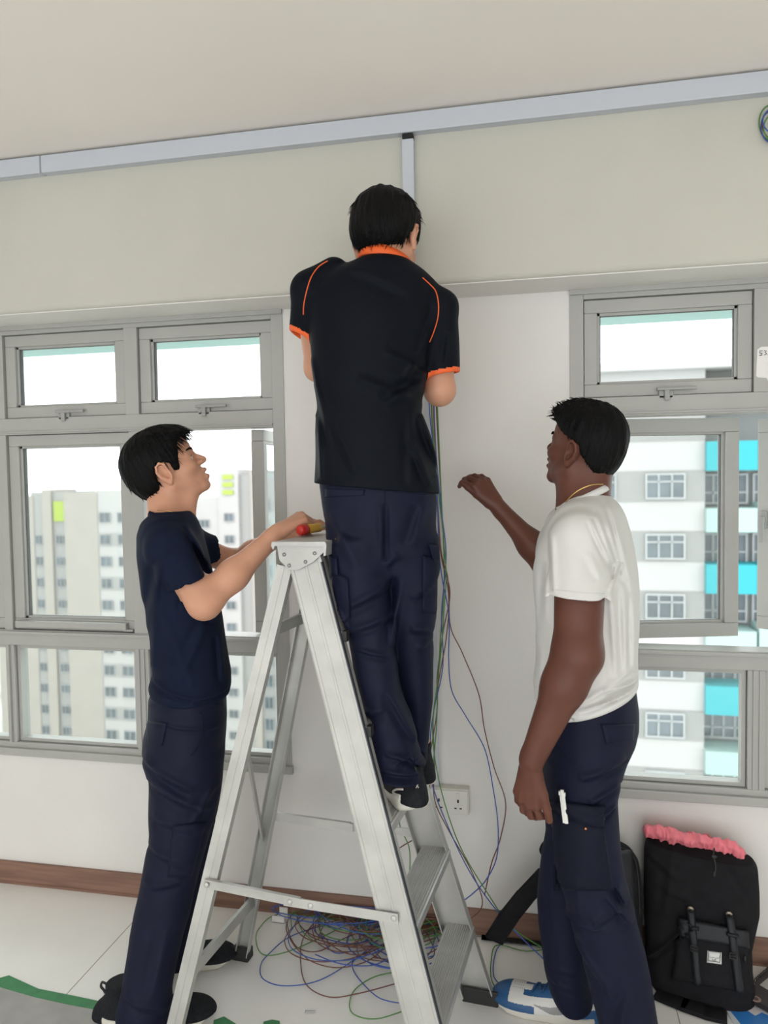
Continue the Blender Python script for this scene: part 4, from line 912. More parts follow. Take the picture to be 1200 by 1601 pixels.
# trousers
S = SDF(); S.loft(frM, pelvM, 0.03); S.loft(frM, legLM, 0.025); S.loft(frM, legRM, 0.018)
S.disp = folds(frM, [((602, 785), (603, 872), -.006, 6), ((540, 940), (610, 905), .006, 8), ((545, 975), (612, 950), .006, 7), ((560, 1000), (608, 1010), .005, 5), ((625, 900), (612, 1000), .006, 8), ((600, 880), (620, 860), .004, 8), ((640, 930), (680, 900), .005, 8), ((640, 975), (680, 985), .006, 8), ((650, 1010), (678, 995), .005, 6),
    ((565, 1100), (600, 1085), .004, 7), ((600, 1150), (655, 1160), .006, 5), ((590, 1172), (650, 1180), .007, 5), ((585, 1190), (660, 1196), .008, 5), ((615, 1165), (640, 1150), .005, 4), ((640, 1160), (668, 1180), .007, 5), ((530, 940), (545, 975), .006, 6), ((660, 790), (640, 850), .005, 9), ((520, 800), (560, 880), .004, 10), ((605, 1060), (650, 1140), .005, 7)], wrink(0.0045, (7, 7, 9), 1.0, 0.4))
V, Q = S.mesh(0.0036); tr = part('trousers', V, Q, M_pants, man); bvT = bvh(V, Q)
patch('pocket_flap', bvT, [(508, 764), (571, 766), (569, 775), (508, 777)], M_pants, tr, 0.004)
patch('pocket_flap', bvT, [(612, 762), (672, 764), (668, 773), (618, 770)], M_pants, tr, 0.004)
patch('cargo_pocket', bvT, [(660, 868), (683, 872), (682, 960), (659, 957)], M_pants, tr, 0.009)
patch('pocket_flap', bvT, [(668, 850), (684, 852), (684, 878), (676, 880)], M_pants, tr, 0.013, 8, 8)
patch('cargo_pocket', bvT, [(517, 890), (545, 905), (548, 965), (528, 985)], M_pants, tr, 0.009)
patch('pocket_flap', bvT, [(516, 868), (528, 872), (530, 900), (517, 905)], M_pants, tr, 0.012, 8, 8)
stroke('seam', bvT, [(601, 764), (602, 800), (602, 850), (604, 880)], 0.0012, M_pants_d, tr)
dsh = frM.D*0.95-frM.S*0.32
hz = 0.686; h1 = atZ(650, 1268, hz); sh, sm, SP = shoe(man, h1, dsh, 0.265, 0.052, 'knit', hz, 0.118)
mk = MB(); bv_ = bvh(*sm); M_logo = mat('pale grey logo', (0.62, 0.61, 0.56), 0.5)
stroke('logo', bv_, [(630, 1234), (620, 1234), (614, 1238), (619, 1242), (625, 1244), (620, 1248), (610, 1248)], 0.0030, M_logo, sh, 0.001)
stroke('logo', bv_, [(650, 1224), (654, 1232)], 0.0012, M_logo, sh, 0.001); stroke('logo', bv_, [(654, 1224), (650, 1232)], 0.0012, M_logo, sh, 0.001)
h2 = atZ(664, 1236, hz); shoe(man, h2+frM.D*0.02, dsh, 0.265, 0.050, 'knit', hz, 0.118)

# ================================================================== PERSON: man in navy tee steadying the ladder
frL = Frame(290, 1.98); B = frL.pt
man = empty('person', (frL.b[0], frL.b[1], 0)); tag(man, 'man in navy tee and navy trousers looking up, both hands on ladder top', 'person')
shirtL = [(800, 240, 298, 0, .055), (808, 228, 306, 0, .085), (817, 219, 311, 0, .12), (836, 213, 318, 0, .155), (867, 214, 326, 0, .172), (897, 218, 332, 0, .172), (928, 221, 337, 0, .165), (959, 227, 346, 0, .158), (990, 232, 351, 0, .152), (1021, 236, 356, 0, .150), (1050, 238, 361, 0, .155), (1070, 231, 361, 0, .160), (1092, 237, 357, 0, .150)]
pelvL = [(1070, 240, 354, 0, .140), (1090, 231, 355, 0, .150), (1120, 230, 357, 0, .158), (1150, 223, 355, 0, .165), (1181, 224, 351, 0, .165), (1211, 236, 348, 0, .160), (1235, 235, 344, 0, .150), (1260, 236, 340, 0, .135)]
legRL = [(1180, 228, 348, -.07, .088), (1235, 233, 343, -.075, .088), (1280, 233, 334, -.08, .084), (1310, 232, 327, -.085, .080), (1350, 224, 316, -.09, .078), (1400, 214, 304, -.095, .076), (1450, 203, 291, -.10, .074), (1500, 196, 278, -.105, .072), (1545, 190, 269, -.11, .072), (1580, 180, 268, -.11, .070), (1598, 182, 268, -.11, .066)]
legLL = [(1180, 236, 346, .07, .088), (1235, 240, 342, .08, .086), (1300, 244, 336, .10, .080), (1350, 246, 330, .11, .078), (1400, 248, 324, .12, .074), (1450, 250, 318, .125, .070), (1480, 250, 312, .13, .068), (1504, 248, 310, .13, .064)]
ang = 0.49
hL = Head(B(264, 740, 0.0)+frL.D*0.078, frL.S*math.cos(ang)+up*math.sin(ang)-frL.D*0.03)
S = SDF(); S.loft(frL, shirtL[:-2], inset=0.016); S.loft(frL, pelvL, inset=0.014); S.loft(frL, legRL, inset=0.016); S.loft(frL, legLL, inset=0.016)
hL.build(S, B(262, 822, 0.07)-frL.D*0.04, 0.052, mouth=0.006, lip=1.15)
S.cone(B(300, 772, 0.05), B(296, 805, 0.03), 0.014, 0.016, 0.03)
Rs, Re_, Rw = B(262, 858, -.138), B(319, 942, -.182), B(434, 832, -.135)
S.chain([Rs, Re_], [0.044, 0.0415], 0.03); md = Re_*0.62+Rw*0.38
S.chain([Re_, md, Rw], [0.0405, 0.0385, 0.0235], 0.03)
Ls, Le, Lw_ = B(300, 855, .12), B(366, 880, .16), B(440, 838, 0.02)
S.chain([Ls, Le], [0.042, 0.036], 0.025); md = Le*0.6+Lw_*0.4; S.chain([Le, md, Lw_], [0.036, 0.034, 0.023], 0.025)
tips, roots, tt = hand(S, Rw, B(490, 797, -.10)-Rw, up*0.9-frL.S*0.25-frL.D*0.25, frL.D*1.0-up*0.2, sc=1.0, thumb=(0.75, -0.25, 0.6), per=[(0.9, 1.0, 0.6), (1.0, 1.0, 0.6), (1.1, 1.1, 0.6), (1.2, 1.1, 0.6)], spread=0.05)
hand(S, Lw_, B(505, 806, 0.05)-Lw_, up*0.95-frL.D*0.15, -frL.D, (0.35, 0.5, 0.4), 0.08, (0.6, -0.2, 0.4))
for dd_, y_, lg in ((-.11, 1570, 0), (.13, 1490, 1)): S.cone(B(232-8*0+lg*52, y_-60, dd_), B(232+lg*50, y_-12, dd_), 0.026, 0.026, 0.02)
V, Q = S.mesh(0.0026); bvH = bvh(V, Q); part('body', V, Q, M_skinA, man); hL.eyes(man); hL.brows(man, bvH)
V, Q = hair_top(hL, 4.3, keepf=keep_poly(hL, CJK))
mbs = [hair_strands(hL, V, 5, 300, lambda q: (q[:, 2] < 0.04) & (q[:, 0] < 0.02), 0.026, dirf=lambda q: np.array([0.15, 0, -1.0])), hair_strands(hL, V, 6, 420, lambda q: (q[:, 2] > 0.03) & (q[:, 0] > 0.02), 0.030, 0.0011, dirf=lambda q: np.array([0.75, q[1]*3, -1.0]), sag=0.1),
       hair_strands(hL, V, 7, 250, lambda q: q[:, 2] > 0.08, 0.036, 0.0011, 0.3, dirf=lambda q: np.array([1.0, q[1]*5, 0.0]))]
add_hair(hL, man, V, Q, mbs)
S = SDF(); S.loft(frL, shirtL)
S.cone(B(262, 838, -0.09), B(268, 856, -.140), 0.050, 0.058, 0.04); hc = B(294, 913, -.175); hnn = np.cross(frL.D, B(318, 902)-B(269, 924)); hnn /= np.linalg.norm(hnn); hnn = hnn if hnn@(frL.S) > 0 and hnn[2] < 0 else (-hnn if (-hnn)[2] < 0 else hnn)
s0 = B(266, 858, -.140); ds = hc-s0; ds /= np.linalg.norm(ds); g1 = SDF(); g2 = SDF(); g1.cone(s0, hc+ds*0.03, 0.060, 0.053, 0.03)
S.cone(B(290, 836, 0.09), B(300, 855, .12), 0.046, 0.052, 0.04); hc2 = B(343, 862, .145); n2 = B(366, 880, .16)-B(300, 855, .12); n2 /= np.linalg.norm(n2); g2.cone(B(300, 855, .12), hc2+n2*0.02, 0.054, 0.046, 0.03)
g1.cut(hc, hnn, k=0.003); g1.cone(hc-ds*0.012, hc+ds*0.08, 0.0435, 0.044, 0.003, 's'); S.sub(g1, 0.02)
g2.cut(hc2, n2, k=0.003); g2.cone(hc2-n2*0.012, hc2+n2*0.06, 0.040, 0.042, 0.003, 's'); S.sub(g2, 0.02)
hp = B(296, 1084); S.cut(hp, (0, 0, -1), hp, 0.5, 0.006)
S.disp = folds(frL, [((262, 835), (225, 1000), .004, 8), ((250, 870), (238, 1040), .004, 8), ((300, 900), (285, 940), .006, 6), ((310, 915), (330, 960), .005, 6), ((320, 960), (270, 1060), .005, 10), ((340, 980), (345, 1050), .005, 6), ((240, 1055), (300, 1070), .006, 5), ((300, 1072), (355, 1062), .006, 5), ((290, 815), (325, 880), .005, 5), ((305, 830), (332, 900), .004, 5), ((250, 930), (300, 1050), .003, 9)], wrink(0.0039, (6, 6, 5), 5.0, -0.3))
V, Q = S.mesh(0.0034); tee = part('tee_shirt', V, Q, M_tee, man); bvS = bvh(V, Q)
cc = B(262, 806, 0.05)-frL.D*0.05; e1 = B(300, 816, 0.02); 
collar(bvH, B(268, 811, 0.0), up*0.93+frL.S*0.22, M_tee, tee)
nk = [B(246, 798, -0.03), B(262, 799, -0.052), B(280, 803, -0.052), B(294, 808, -0.022), B(297, 806, 0.015)]
mb = MB(); mb.tube(spline(nk, 8), 0.0011, 6); mb.build('necklace', mat('gold chain', (0.75, 0.52, 0.2), 0.25, metal=1.0), man, True)
S = SDF(); S.loft(frL, pelvL, 0.03); S.loft(frL, legRL, 0.035); S.loft(frL, legLL, 0.03)
S.disp = folds(frL, [((226, 1165), (300, 1200), .006, 8), ((236, 1195), (330, 1235), .006, 9), ((240, 1245), (320, 1262), .005, 8), ((236, 1290), (300, 1310), .005, 8), ((300, 1250), (330, 1200), .005, 8), ((228, 1345), (290, 1330), .004, 8), ((205, 1540), (260, 1560), .006, 6), ((190, 1562), (262, 1580), .007, 5), ((200, 1500), (270, 1520), .004, 8), ((250, 1110), (340, 1116), .003, 4), ((262, 1400), (240, 1500), .004, 10)], wrink(0.0048, (6, 6, 7), 8.0, 0.3))
V, Q = S.mesh(0.0036); tr = part('trousers', V, Q, M_pants, man); bvT = bvh(V, Q)
patch('back_pocket', bvT, [(227, 1126), (262, 1130), (254, 1166), (232, 1160)], M_pants, tr, 0.006)
patch('waistband', bvT, [(233, 1084), (352, 1088), (353, 1106), (232, 1104)], M_pants, tr, 0.004, 30, 6)
stroke('pocket_seam', bvT, [(312, 1112), (317, 1125), (316, 1148), (308, 1168), (298, 1182)], 0.0022, M_pants_d, tr)
patch('cargo_pocket', bvT, [(270, 1290), (322, 1284), (300, 1370), (262, 1372)], M_pants, tr, 0.006)
sh1, sm1, _ = shoe(man, (-1.222, 1.846), (0.96, 0.26), 0.300, 0.054, 'knit', 0.0, 0.125); shoe(man, (-1.262, 2.105), (0.97, 0.22), 0.295, 0.052, 'knit', 0.0, 0.125)

# ================================================================== PERSON: man in white tee
frR = Frame(915, 1.97); Rr = frR.pt
man = empty('person', (frR.b[0], frR.b[1], 0)); tag(man, 'man in white tee and navy cargo trousers at right, looking up with one hand raised', 'person')
shirtR = [(772, 896, 950, .02, .055), (781, 884, 960, .01, .08), (791, 874, 970, 0, .11), (805, 863, 977, 0, .14), (823, 853, 983, 0, .162), (855, 840, 991, 0, .175), (887, 833, 996, 0, .175), (918, 833, 999, 0, .17), (950, 836, 1000, 0, .162), (982, 837, 999, 0, .158), (1014, 835, 997, 0, .155), (1046, 834, 998, 0, .158), (1071, 833, 999, 0, .16), (1094, 836, 997, 0, .16), (1112, 842, 995, 0, .155)]
pelvR = [(1070, 846, 992, 0, .14), (1106, 843, 997, 0, .150), (1135, 847, 998, 0, .155), (1157, 848, 993, 0, .158), (1190, 848, 977, 0, .155), (1208, 848, 968, 0, .150), (1245, 850, 965, 0, .14), (1270, 851, 966, 0, .13)]
nearR = [(1190, 858, 978, -.07, .088), (1245, 860, 964, -.075, .088), (1300, 864, 968, -.08, .086), (1337, 866, 971, -.08, .084), (1373, 872, 978, -.08, .082), (1410, 882, 989, -.08, .08), (1447, 893, 998, -.08, .078), (1483, 903, 1009, -.08, .076), (1520, 912, 1017, -.08, .074), (1557, 921, 1022, -.08, .072), (1601, 935, 1029, -.08, .070), (1640, 946, 1032, -.08, .070), (1680, 954, 1034, -.08, .070)]
farR = [(1190, 850, 965, .07, .088), (1245, 851, 955, .075, .086), (1300, 852, 948, .08, .082), (1337, 847, 942, .08, .08), (1373, 841, 936, .085, .078), (1410, 840, 930, .09, .076), (1447, 842, 927, .09, .074), (1483, 848, 925, .09, .072), (1520, 851, 922, .09, .07), (1545, 857, 924, .09, .070), (1560, 864, 927, .09, .068), (1572, 872, 928, .09, .066)]
yw, pt_ = 0.56, 0.30
hR = Head(Rr(896, 710, 0.0)+np.array([0.0, 0.0, 0.0])+(-frR.S*math.sin(yw)*-1*0.0), (-frR.S*math.cos(yw)+frR.D*math.sin(yw))*math.cos(pt_)+up*math.sin(pt_))
hR.O = Rr(886, 710, -0.03)-hR.L*(hR.L@(-frR.D))/abs(hR.L@(-frR.D))*0.080*0+(-(hR.L if hR.L@frR.D < 0 else -hR.L))*0.080
S = SDF(); S.loft(frR, shirtR[:-3], inset=0.016); S.loft(frR, pelvR, inset=0.014); S.loft(frR, nearR, inset=0.016); S.loft(frR, farR, inset=0.016)
hR.build(S, Rr(915, 800, 0.02), 0.055, lip=1.25)
S.cone(Rr(893, 745, 0.03), Rr(893, 792, 0.01), 0.034, 0.036, 0.03)
Ls, Le, Lw_ = Rr(908, 850, -.150), Rr(902, 1024, -.215), Rr(831, 1188, -.235)
S.chain([Ls, Le], [0.060, 0.0535], 0.03); md = Le*0.72+Lw_*0.28; S.chain([Le, md, Lw_], [0.0535, 0.0475, 0.0285], 0.03)
hd = Rr(818, 1285, -.225)-Lw_
hand(S, Rr(829, 1196, -.234), hd, -frR.S*0.55-frR.D*0.85, frR.S*0.7-frR.D*0.6, (0.35, 0.55, 0.4), 0.02, (0.88, -0.1, 0.3), sc=1.03, per=[(0.55, 0.7, 0.4), (0.45, 0.7, 0.4), (0.35, 0.6, 0.4), (0.3, 0.5, 0.4)])
Rs2, Re2, Rw2 = Rr(875, 850, .14), Rr(856, 880, .20), Rr(776, 790, .21)
S.chain([Rs2, Re2], [0.045, 0.040], 0.03); md = Re2*0.7+Rw2*0.3; S.chain([Re2, md, Rw2], [0.040, 0.037, 0.0215], 0.03)
hand(S, Rw2, Rr(742, 742, .20)-Rw2, up*0.65-frR.D*0.55+frR.S*0.1, -frR.S*0.4-up*0.4-frR.D*0.5, (0.6, 0.6, 0.4), 0.06, (0.93, -0.05, 0.45), sc=0.95, per=[(0.75, 0.65, 0.4), (0.75, 0.65, 0.4), (0.7, 0.6, 0.4), (0.65, 0.6, 0.4)])
S.cone(Rr(890, 1500, .09), Rr(900, 1545, .09), 0.034, 0.030, 0.02); S.cone(Rr(985, 1620, -.08), Rr(990, 1700, -.08), 0.036, 0.036, 0.02)
V, Q = S.mesh(0.0026); bvH = bvh(V, Q); part('body', V, Q, M_skinB, man); hR.eyes(man); hR.brows(man, bvH)
S_hair = hair_top(hR, 9.1, (0.097, 0.082, 0.091), (-0.005, 0, 0.050), keep_poly(hR, FADE), 0.003, nape=0.86)
V, Q = S_hair
mbs = [hair_strands(hR, V, 11, 700, lambda q: q[:, 2] > 0.06, 0.018, 0.0013, 0.1, dirf=lambda q: np.array([0.9, q[1]*6, 0.5])), hair_strands(hR, V, 12, 900, lambda q: q[:, 0] < 0.02, 0.009, 0.0011, 0.1, dirf=lambda q: np.array([-0.2, 0, -1.0])), hair_strands(hR, V, 13, 120, lambda q: (q[:, 0] > 0.06) & (q[:, 2] > 0.07), 0.022, 0.0013, 0.2, dirf=lambda q: np.array([1.0, 0.3, 0.1]))]
add_hair(hR, man, V, Q, mbs)
S = SDF(); S.loft(frR, shirtR); S.cone(Rr(905, 822, -0.09), Rr(906, 845, -.145), 0.055, 0.066, 0.05)
hc = Rr(904, 932, -.195); hn = np.cross(frR.D, Rr(945, 937)-Rr(863, 929)); hn /= np.linalg.norm(hn); hn = hn if hn[2] < 0 else -hn
g1 = SDF(); s0 = Rr(906, 848, -.148); ds = hc-s0; ds /= np.linalg.norm(ds); g1.cone(s0, hc+ds*0.03, 0.068, 0.073, 0.03); g1.cut(hc, hn, k=0.003); g1.cone(hc-ds*0.010, hc+ds*0.08, 0.058, 0.060, 0.003, 's'); S.sub(g1, 0.02)
S.cone(Rr(885, 822, 0.09), Rr(878, 850, .135), 0.052, 0.055, 0.05); n2 = Re2-Rs2; n2 /= np.linalg.norm(n2); hc2 = Rs2*0.45+Re2*0.55; S.cone(Rs2, hc2, 0.056, 0.052, 0.03)
hp = Rr(905, 1106); a_, b_ = Rr(880, 1108), Rr(996, 1078); hq = np.cross(frR.D, b_-a_); hq /= np.linalg.norm(hq); hq = hq if hq[2] < 0 else -hq
S.cut(a_, hq, a_, 0.6, 0.02); S.cut(Rr(905, 1107), (0, 0, -1), hp, 0.5, 0.004)
S.disp = folds(frR, [((922, 806), (952, 872), .005, 4), ((930, 800), (962, 885), .0045, 4), ((940, 790), (973, 900), .0045, 5), ((950, 780), (985, 920), .005, 6), ((950, 905), (964, 868), .005, 4), ((950, 900), (960, 1040), .004, 7), ((970, 900), (975, 1040), .005, 6), ((985, 920), (987, 1040), .004, 6), ((866, 825), (872, 905), .004, 6), ((860, 870), (855, 960), .004, 7),
    ((836, 1060), (880, 1078), .007, 4), ((840, 1080), (900, 1092), .006, 4), ((905, 1082), (960, 1066), .007, 4), ((940, 1055), (996, 1050), .008, 4), ((935, 1072), (990, 1062), .006, 3), ((850, 1000), (845, 1050), .004, 7), ((900, 1075), (985, 1030), .004, 6), ((918, 850), (935, 885), .0025, 6)], wrink(0.0026, (7, 7, 4), 11.0, 0.25))
V, Q = S.mesh(0.0034); tee = part('tee_shirt', V, Q, M_white, man); bvS = bvh(V, Q)
collar(bvH, Rr(910, 780, 0.0), up*0.90-frR.S*0.42, M_white, tee)
nk = [Rr(884, 786, -0.045), Rr(893, 775, -0.062), Rr(907, 765, -0.068), Rr(925, 758, -0.063), Rr(942, 757, -0.04)]
mb = MB(); mb.tube(spline(nk, 8), 0.0016, 6); mb.build('necklace', mat('gold chain', (0.75, 0.52, 0.2), 0.25, metal=1.0), man, True)
stroke('hem_stitch', bvS, [(863, 922), (885, 924), (910, 927), (944, 928)], 0.0009, M_white, tee, 0.0006)
S = SDF(); S.loft(frR, pelvR, 0.03); S.loft(frR, farR, 0.025); S.loft(frR, nearR, 0.012)
S.disp = folds(frR, [((905, 1180), (975, 1160), .005, 8), ((920, 1215), (965, 1195), .007, 6), ((870, 1220), (940, 1245), .004, 8), ((930, 1240), (962, 1225), .007, 5), ((960, 1340), (975, 1370), .007, 5), ((945, 1350), (985, 1400), .005, 6), ((925, 1390), (965, 1370), .005, 7), ((870, 1395), (940, 1395), .005, 6), ((900, 1430), (960, 1500), .004, 9), ((855, 1400), (870, 1480), .005, 8), ((850, 1540), (900, 1560), .006, 5), ((855, 1520), (900, 1530), .005, 6), ((980, 1480), (960, 1560), .004, 9), ((900, 1320), (905, 1380), .003, 9)], wrink(0.0045, (7, 7, 7), 14.0, -0.3))
V, Q = S.mesh(0.0036); tr = part('trousers', V, Q, M_pants, man); bvT = bvh(V, Q)
patch('cargo_pocket', bvT, [(862, 1262), (943, 1292), (958, 1392), (866, 1392)], M_pants_d, tr, 0.010, 22, 22)
patch('pocket_flap', bvT, [(850, 1250), (945, 1260), (942, 1293), (890, 1284)], M_pants_d, tr, 0.016, 22, 12, label='open pocket flap')
patch('back_pocket', bvT, [(938, 1132), (992, 1131), (990, 1158), (946, 1163)], M_pants, tr, 0.006)
stroke('pocket_seam', bvT, [(864, 1160), (876, 1172), (886, 1184)], 0.002, M_pants_d, tr)
h, n = ray_hit(bvT, 915, 1290); mb = MB()
if h is not None: mb.ball(h-frR.D*0.018, 0.0035, (1, 1, 1), 12); mb.build('snap_button', mat('copper snap', (0.65, 0.25, 0.12), 0.3, metal=0.9), tr, True)
shoe(man, (0.142, 2.095), (-0.98, 0.19), 0.285, 0.053, 'dunk', 0.0, 0.14); hh = Rr(1000, 1700, -.08); shoe(man, (hh[0]+0.06, hh[1]), (-0.97, -0.05), 0.285, 0.053, 'dunk', 0.0, 0.14)
# bundle of white cable ties standing in the open cargo pocket
h, n = ray_hit(bvT, 880, 1262); t0 = h-frR.D*0.018 if h is not None else Rr(880, 1262, -.18)
t = empty('cable_tie_bundle', t0); tag(t, 'bundle of white plastic cable ties standing in open cargo pocket of the right man', 'cable ties')
for i, (dx, dz) in enumerate(((-0.004, 0), (0.0, 0.004), (0.004, -0.002), (0.001, -0.004))):
    mb = MB(); b0 = t0+frR.S*(dx+0.006)-up*0.03-frR.D*(0.001*i); b1 = t0+frR.S*(dx-0.002)+up*(0.040+dz)-frR.D*(0.001*i); mb.beam(b0, b1, 0.0045, 0.0018, up=tuple(frR.D)); mb.beam(b1-up*0.003, b1+up*0.006, 0.008, 0.006, up=tuple(frR.D), bev=0.001); mb.build('cable_tie', mat('white nylon', (0.78, 0.78, 0.74), 0.4), t)

# ================================================================== screwdriver in the left man's hand
c0 = frL.pt(468, 820, -.17); ax = frL.S*0.80+frL.D*0.55+up*0.05; ax /= np.linalg.norm(ax); c0[2] = HT+0.022+0.016; 
t = empty('screwdriver', c0); tag(t, 'red and yellow handled screwdriver under the left man\'s fingers on the ladder top', 'screwdriver')
mb = MB(); mb.tube([c0+ax*x for x in (-0.004, 0.0, 0.006, 0.024, 0.028)], [0.008, 0.0145, 0.0155, 0.0155, 0.013], 18); mb.build('handle_cap', mat('red plastic', (0.55, 0.02, 0.015), 0.35), t, True, 'red handle end')
mb = MB(); mb.tube([c0+ax*x for x in (0.027, 0.030, 0.045, 0.06, 0.075, 0.082)], [0.012, 0.0145, 0.0125, 0.013, 0.0135, 0.008], 8); mb.build('handle_grip', mat('yellow plastic', (0.62, 0.34, 0.03), 0.35), t, True, 'yellow grip')
mb = MB(); mb.tube([c0+ax*0.08, c0+ax*0.15], [0.003, 0.003], 10); mb.build('shaft', M_step, t, True)

# ================================================================== wires
WB = mat('blue wire insulation', (0.035, 0.09, 0.36), 0.4); WG = mat('green yellow wire insulation', (0.08, 0.24, 0.05), 0.4); WR = mat('brown wire insulation', (0.15, 0.05, 0.035), 0.4)
def wpath(pts): return [np.array(p) for p in spline([atY(x, y, Y) for x, y, Y in pts], 8)]
def wire(pts, mt, label, r=0.0017, grp=None):
    V, F = tube_mesh(pts, r, 6); o = part('electric_wire', V, F, mt, None, True); tag(o, label, 'wire', grp); return o
def hang(px, mt, label, Y0=2.33, Y1=2.33):
    n = len(px); wire(wpath([(x, y, Y0+(Y1-Y0)*i/(n-1)) for i, (x, y) in enumerate(px)]), mt, label, 0.0019)
hang([(668, 560), (671, 640), (677, 700), (683, 780), (686, 860), (691, 905), (700, 950), (702, 985), (701, 1030), (706, 1080), (728, 1120), (757, 1170), (770, 1230), (778, 1290), (776, 1340), (760, 1375), (740, 1396), (722, 1410)], WB, 'blue wire hanging from the trunking that bellies out rightmost of the blues')
hang([(672, 560), (676, 660), (684, 760), (692, 830), (697, 900), (694, 950), (690, 1010), (683, 1070), (676, 1130), (680, 1190), (696, 1260), (722, 1330), (764, 1400), (800, 1450), (858, 1488)], WG, 'green wire hanging beside the navy trousers and sweeping right to the blue shoe', 2.35, 2.30)
hang([(670, 560), (675, 660), (682, 770), (688, 860), (700, 920), (704, 980), (722, 1020), (748, 1085), (757, 1140), (772, 1200), (790, 1255), (782, 1310), (768, 1350), (757, 1400)], WR, 'brown wire hanging in the widest curve to the right', 2.36, 2.36)
hang([(674, 560), (679, 680), (688, 850), (699, 900), (702, 940), (697, 1000), (688, 1050), (677, 1120), (679, 1190), (679, 1250), (702, 1300), (738, 1365), (752, 1420), (700, 1455)], WR, 'brown wire hanging close against the vertical trunking', 2.38, 2.28)
hang([(676, 560), (681, 700), (690, 800), (697, 870), (690, 960), (692, 1040), (678, 1110), (672, 1160), (674, 1220), (699, 1290), (738, 1370), (790, 1440), (852, 1502)], WB, 'blue wire hanging straight down then running right towards the blue shoe', 2.39, 2.27)
hang([(678, 560), (686, 720), (696, 880), (703, 930), (692, 990), (683, 1060), (683, 1110), (671, 1190), (672, 1240), (680, 1290), (620, 1330), (612, 1370)], WR, 'brown wire dropping behind the treads of the ladder', 2.41, 2.38)
hang([(680, 560), (688, 740), (694, 900), (688, 1000), (684, 1080), (680, 1160), (668, 1230), (625, 1280), (640, 1330), (634, 1390), (600, 1420)], WG, 'green wire dropping behind the treads of the ladder', 2.40, 2.33)
def onfloor(px, h=0.0, jit=0.0, seed=0):
    random.seed(seed); P = []
    for i, (x, y) in enumerate(px): p = atZ(x, y, 0); p[2] = 0.004+h*(0.4+0.6*random.random()); p[1] = min(p[1], 2.43); P.append(p)
    return P
def coil(px, mt, label, closed=False, h=0.006, seed=0, grp=None): wire(spline(onfloor(px, h, 0, seed), 8, closed), mt, label, 0.0017, grp)
coil([(600, 1428), (540, 1425), (440, 1430), (405, 1455), (401, 1480), (414, 1497), (450, 1492), (500, 1470), (545, 1450), (590, 1440), (640, 1460)], WG, 'green wire making the big leftmost loop on the floor')
coil([(620, 1415), (540, 1445), (460, 1465), (420, 1495), (407, 1515), (412, 1535), (445, 1546), (500, 1536), (560, 1500), (600, 1468), (660, 1450)], WB, 'blue wire making the large loop in front of the pile')
coil([(448, 1446), (455, 1472), (470, 1488), (500, 1490), (540, 1470), (600, 1450), (640, 1430)], WR, 'brown wire with its free end sticking up at left of the pile')
coil([(545, 1400), (500, 1440), (474, 1470), (470, 1510), (480, 1545), (515, 1563), (560, 1558), (617, 1542)], WR, 'brown wire making the long loop that reaches nearest the screw')
coil([(660, 1430), (620, 1470), (560, 1500), (552, 1520), (580, 1555), (610, 1570), (680, 1578)], WB, 'blue wire running forward from the pile to the near ladder foot')
coil([(640, 1522), (590, 1530), (556, 1550), (546, 1575), (556, 1592), (590, 1597), (640, 1582)], WG, 'green wire loop nearest the camera by the ladder foot')
coil([(860, 1486), (820, 1490), (778, 1480), (768, 1500), (770, 1540), (800, 1562), (830, 1572)], WG, 'green wire loop by the toe of the blue and white shoe', h=0.003)
coil([(770, 1410), (790, 1450), (775, 1490), (772, 1530), (800, 1556)], WB, 'blue wire crossing the floor right of the ladder foot', h=0.003)
coil([(740, 1462), (780, 1458), (820, 1460), (866, 1474)], mat('grey brown wire insulation', (0.16, 0.12, 0.10), 0.4), 'thin brown grey wire lying between ladder foot and trouser hem', h=0.003)
random.seed(21)
cols = [WR, WR, WB, WG, WR, WB]; nm = {WR.name: 'brown', WB.name: 'blue', WG.name: 'green'}
c = atZ(575, 1468, 0); c2 = atZ(660, 1440, 0)
for i in range(24):
    mt = cols[i % 6]; cx = random.uniform(-0.11, 0.13); cyy = random.uniform(-0.07, 0.08); ra = random.uniform(0.10, 0.22); rb = random.uniform(0.07, 0.17); ph = random.uniform(-0.5, 0.5); P = []; turns = random.choice((1.2, 1.6, 2.1)); n_ = int(14*turns)
    for k in range(n_):
        a = 2*math.pi*turns*k/n_+i; r1 = 1+0.12*math.sin(2.3*a+i); x = ra*r1*math.cos(a); y = rb*r1*math.sin(a); X = c[0]+cx+x*math.cos(ph)-y*math.sin(ph); Y_ = c[1]+0.01+cyy+x*math.sin(ph)+y*math.cos(ph)
        P.append((X, min(max(Y_, 1.96), 2.43), 0.006+0.003*i*0.6+0.018*abs(math.sin(a*0.8+i))))
    wire(spline(P, 5), mt, 'loose %s wire tangled in the coil pile on the floor behind the ladder' % nm[mt.name], 0.0017, 'tangled %s wires in the floor pile' % nm[mt.name])
for i in range(6):
    P = []; x0, y0 = c2[0]+random.uniform(-0.06, 0.07), c2[1]-0.02+random.uniform(-0.05, 0.05)
    for k in range(18): a = k*0.7+i; P.append((x0+0.09*math.cos(a)*(1+0.3*math.sin(a*1.7+i)), min(y0+0.06*math.sin(a), 2.42), 0.006+0.05*abs(math.sin(a*0.5+i))))
    mt = WR if i % 3 else WG; wire(spline(P, 5), mt, 'tight knot of %s wire behind the lowest ladder treads' % nm[mt.name], 0.0016, 'knotted %s wires behind the treads' % nm[mt.name])
coil([(990, 1497), (1008, 1497), (1016, 1505), (1014, 1520)], WG, 'short green wire curl between right man\'s leg and black backpack', h=0.05)
coil([(1000, 1508), (1010, 1512), (1020, 1507)], mat('bright blue wire', (0.03, 0.2, 0.6), 0.4), 'short bright blue wire end by the black backpack', h=0.05)
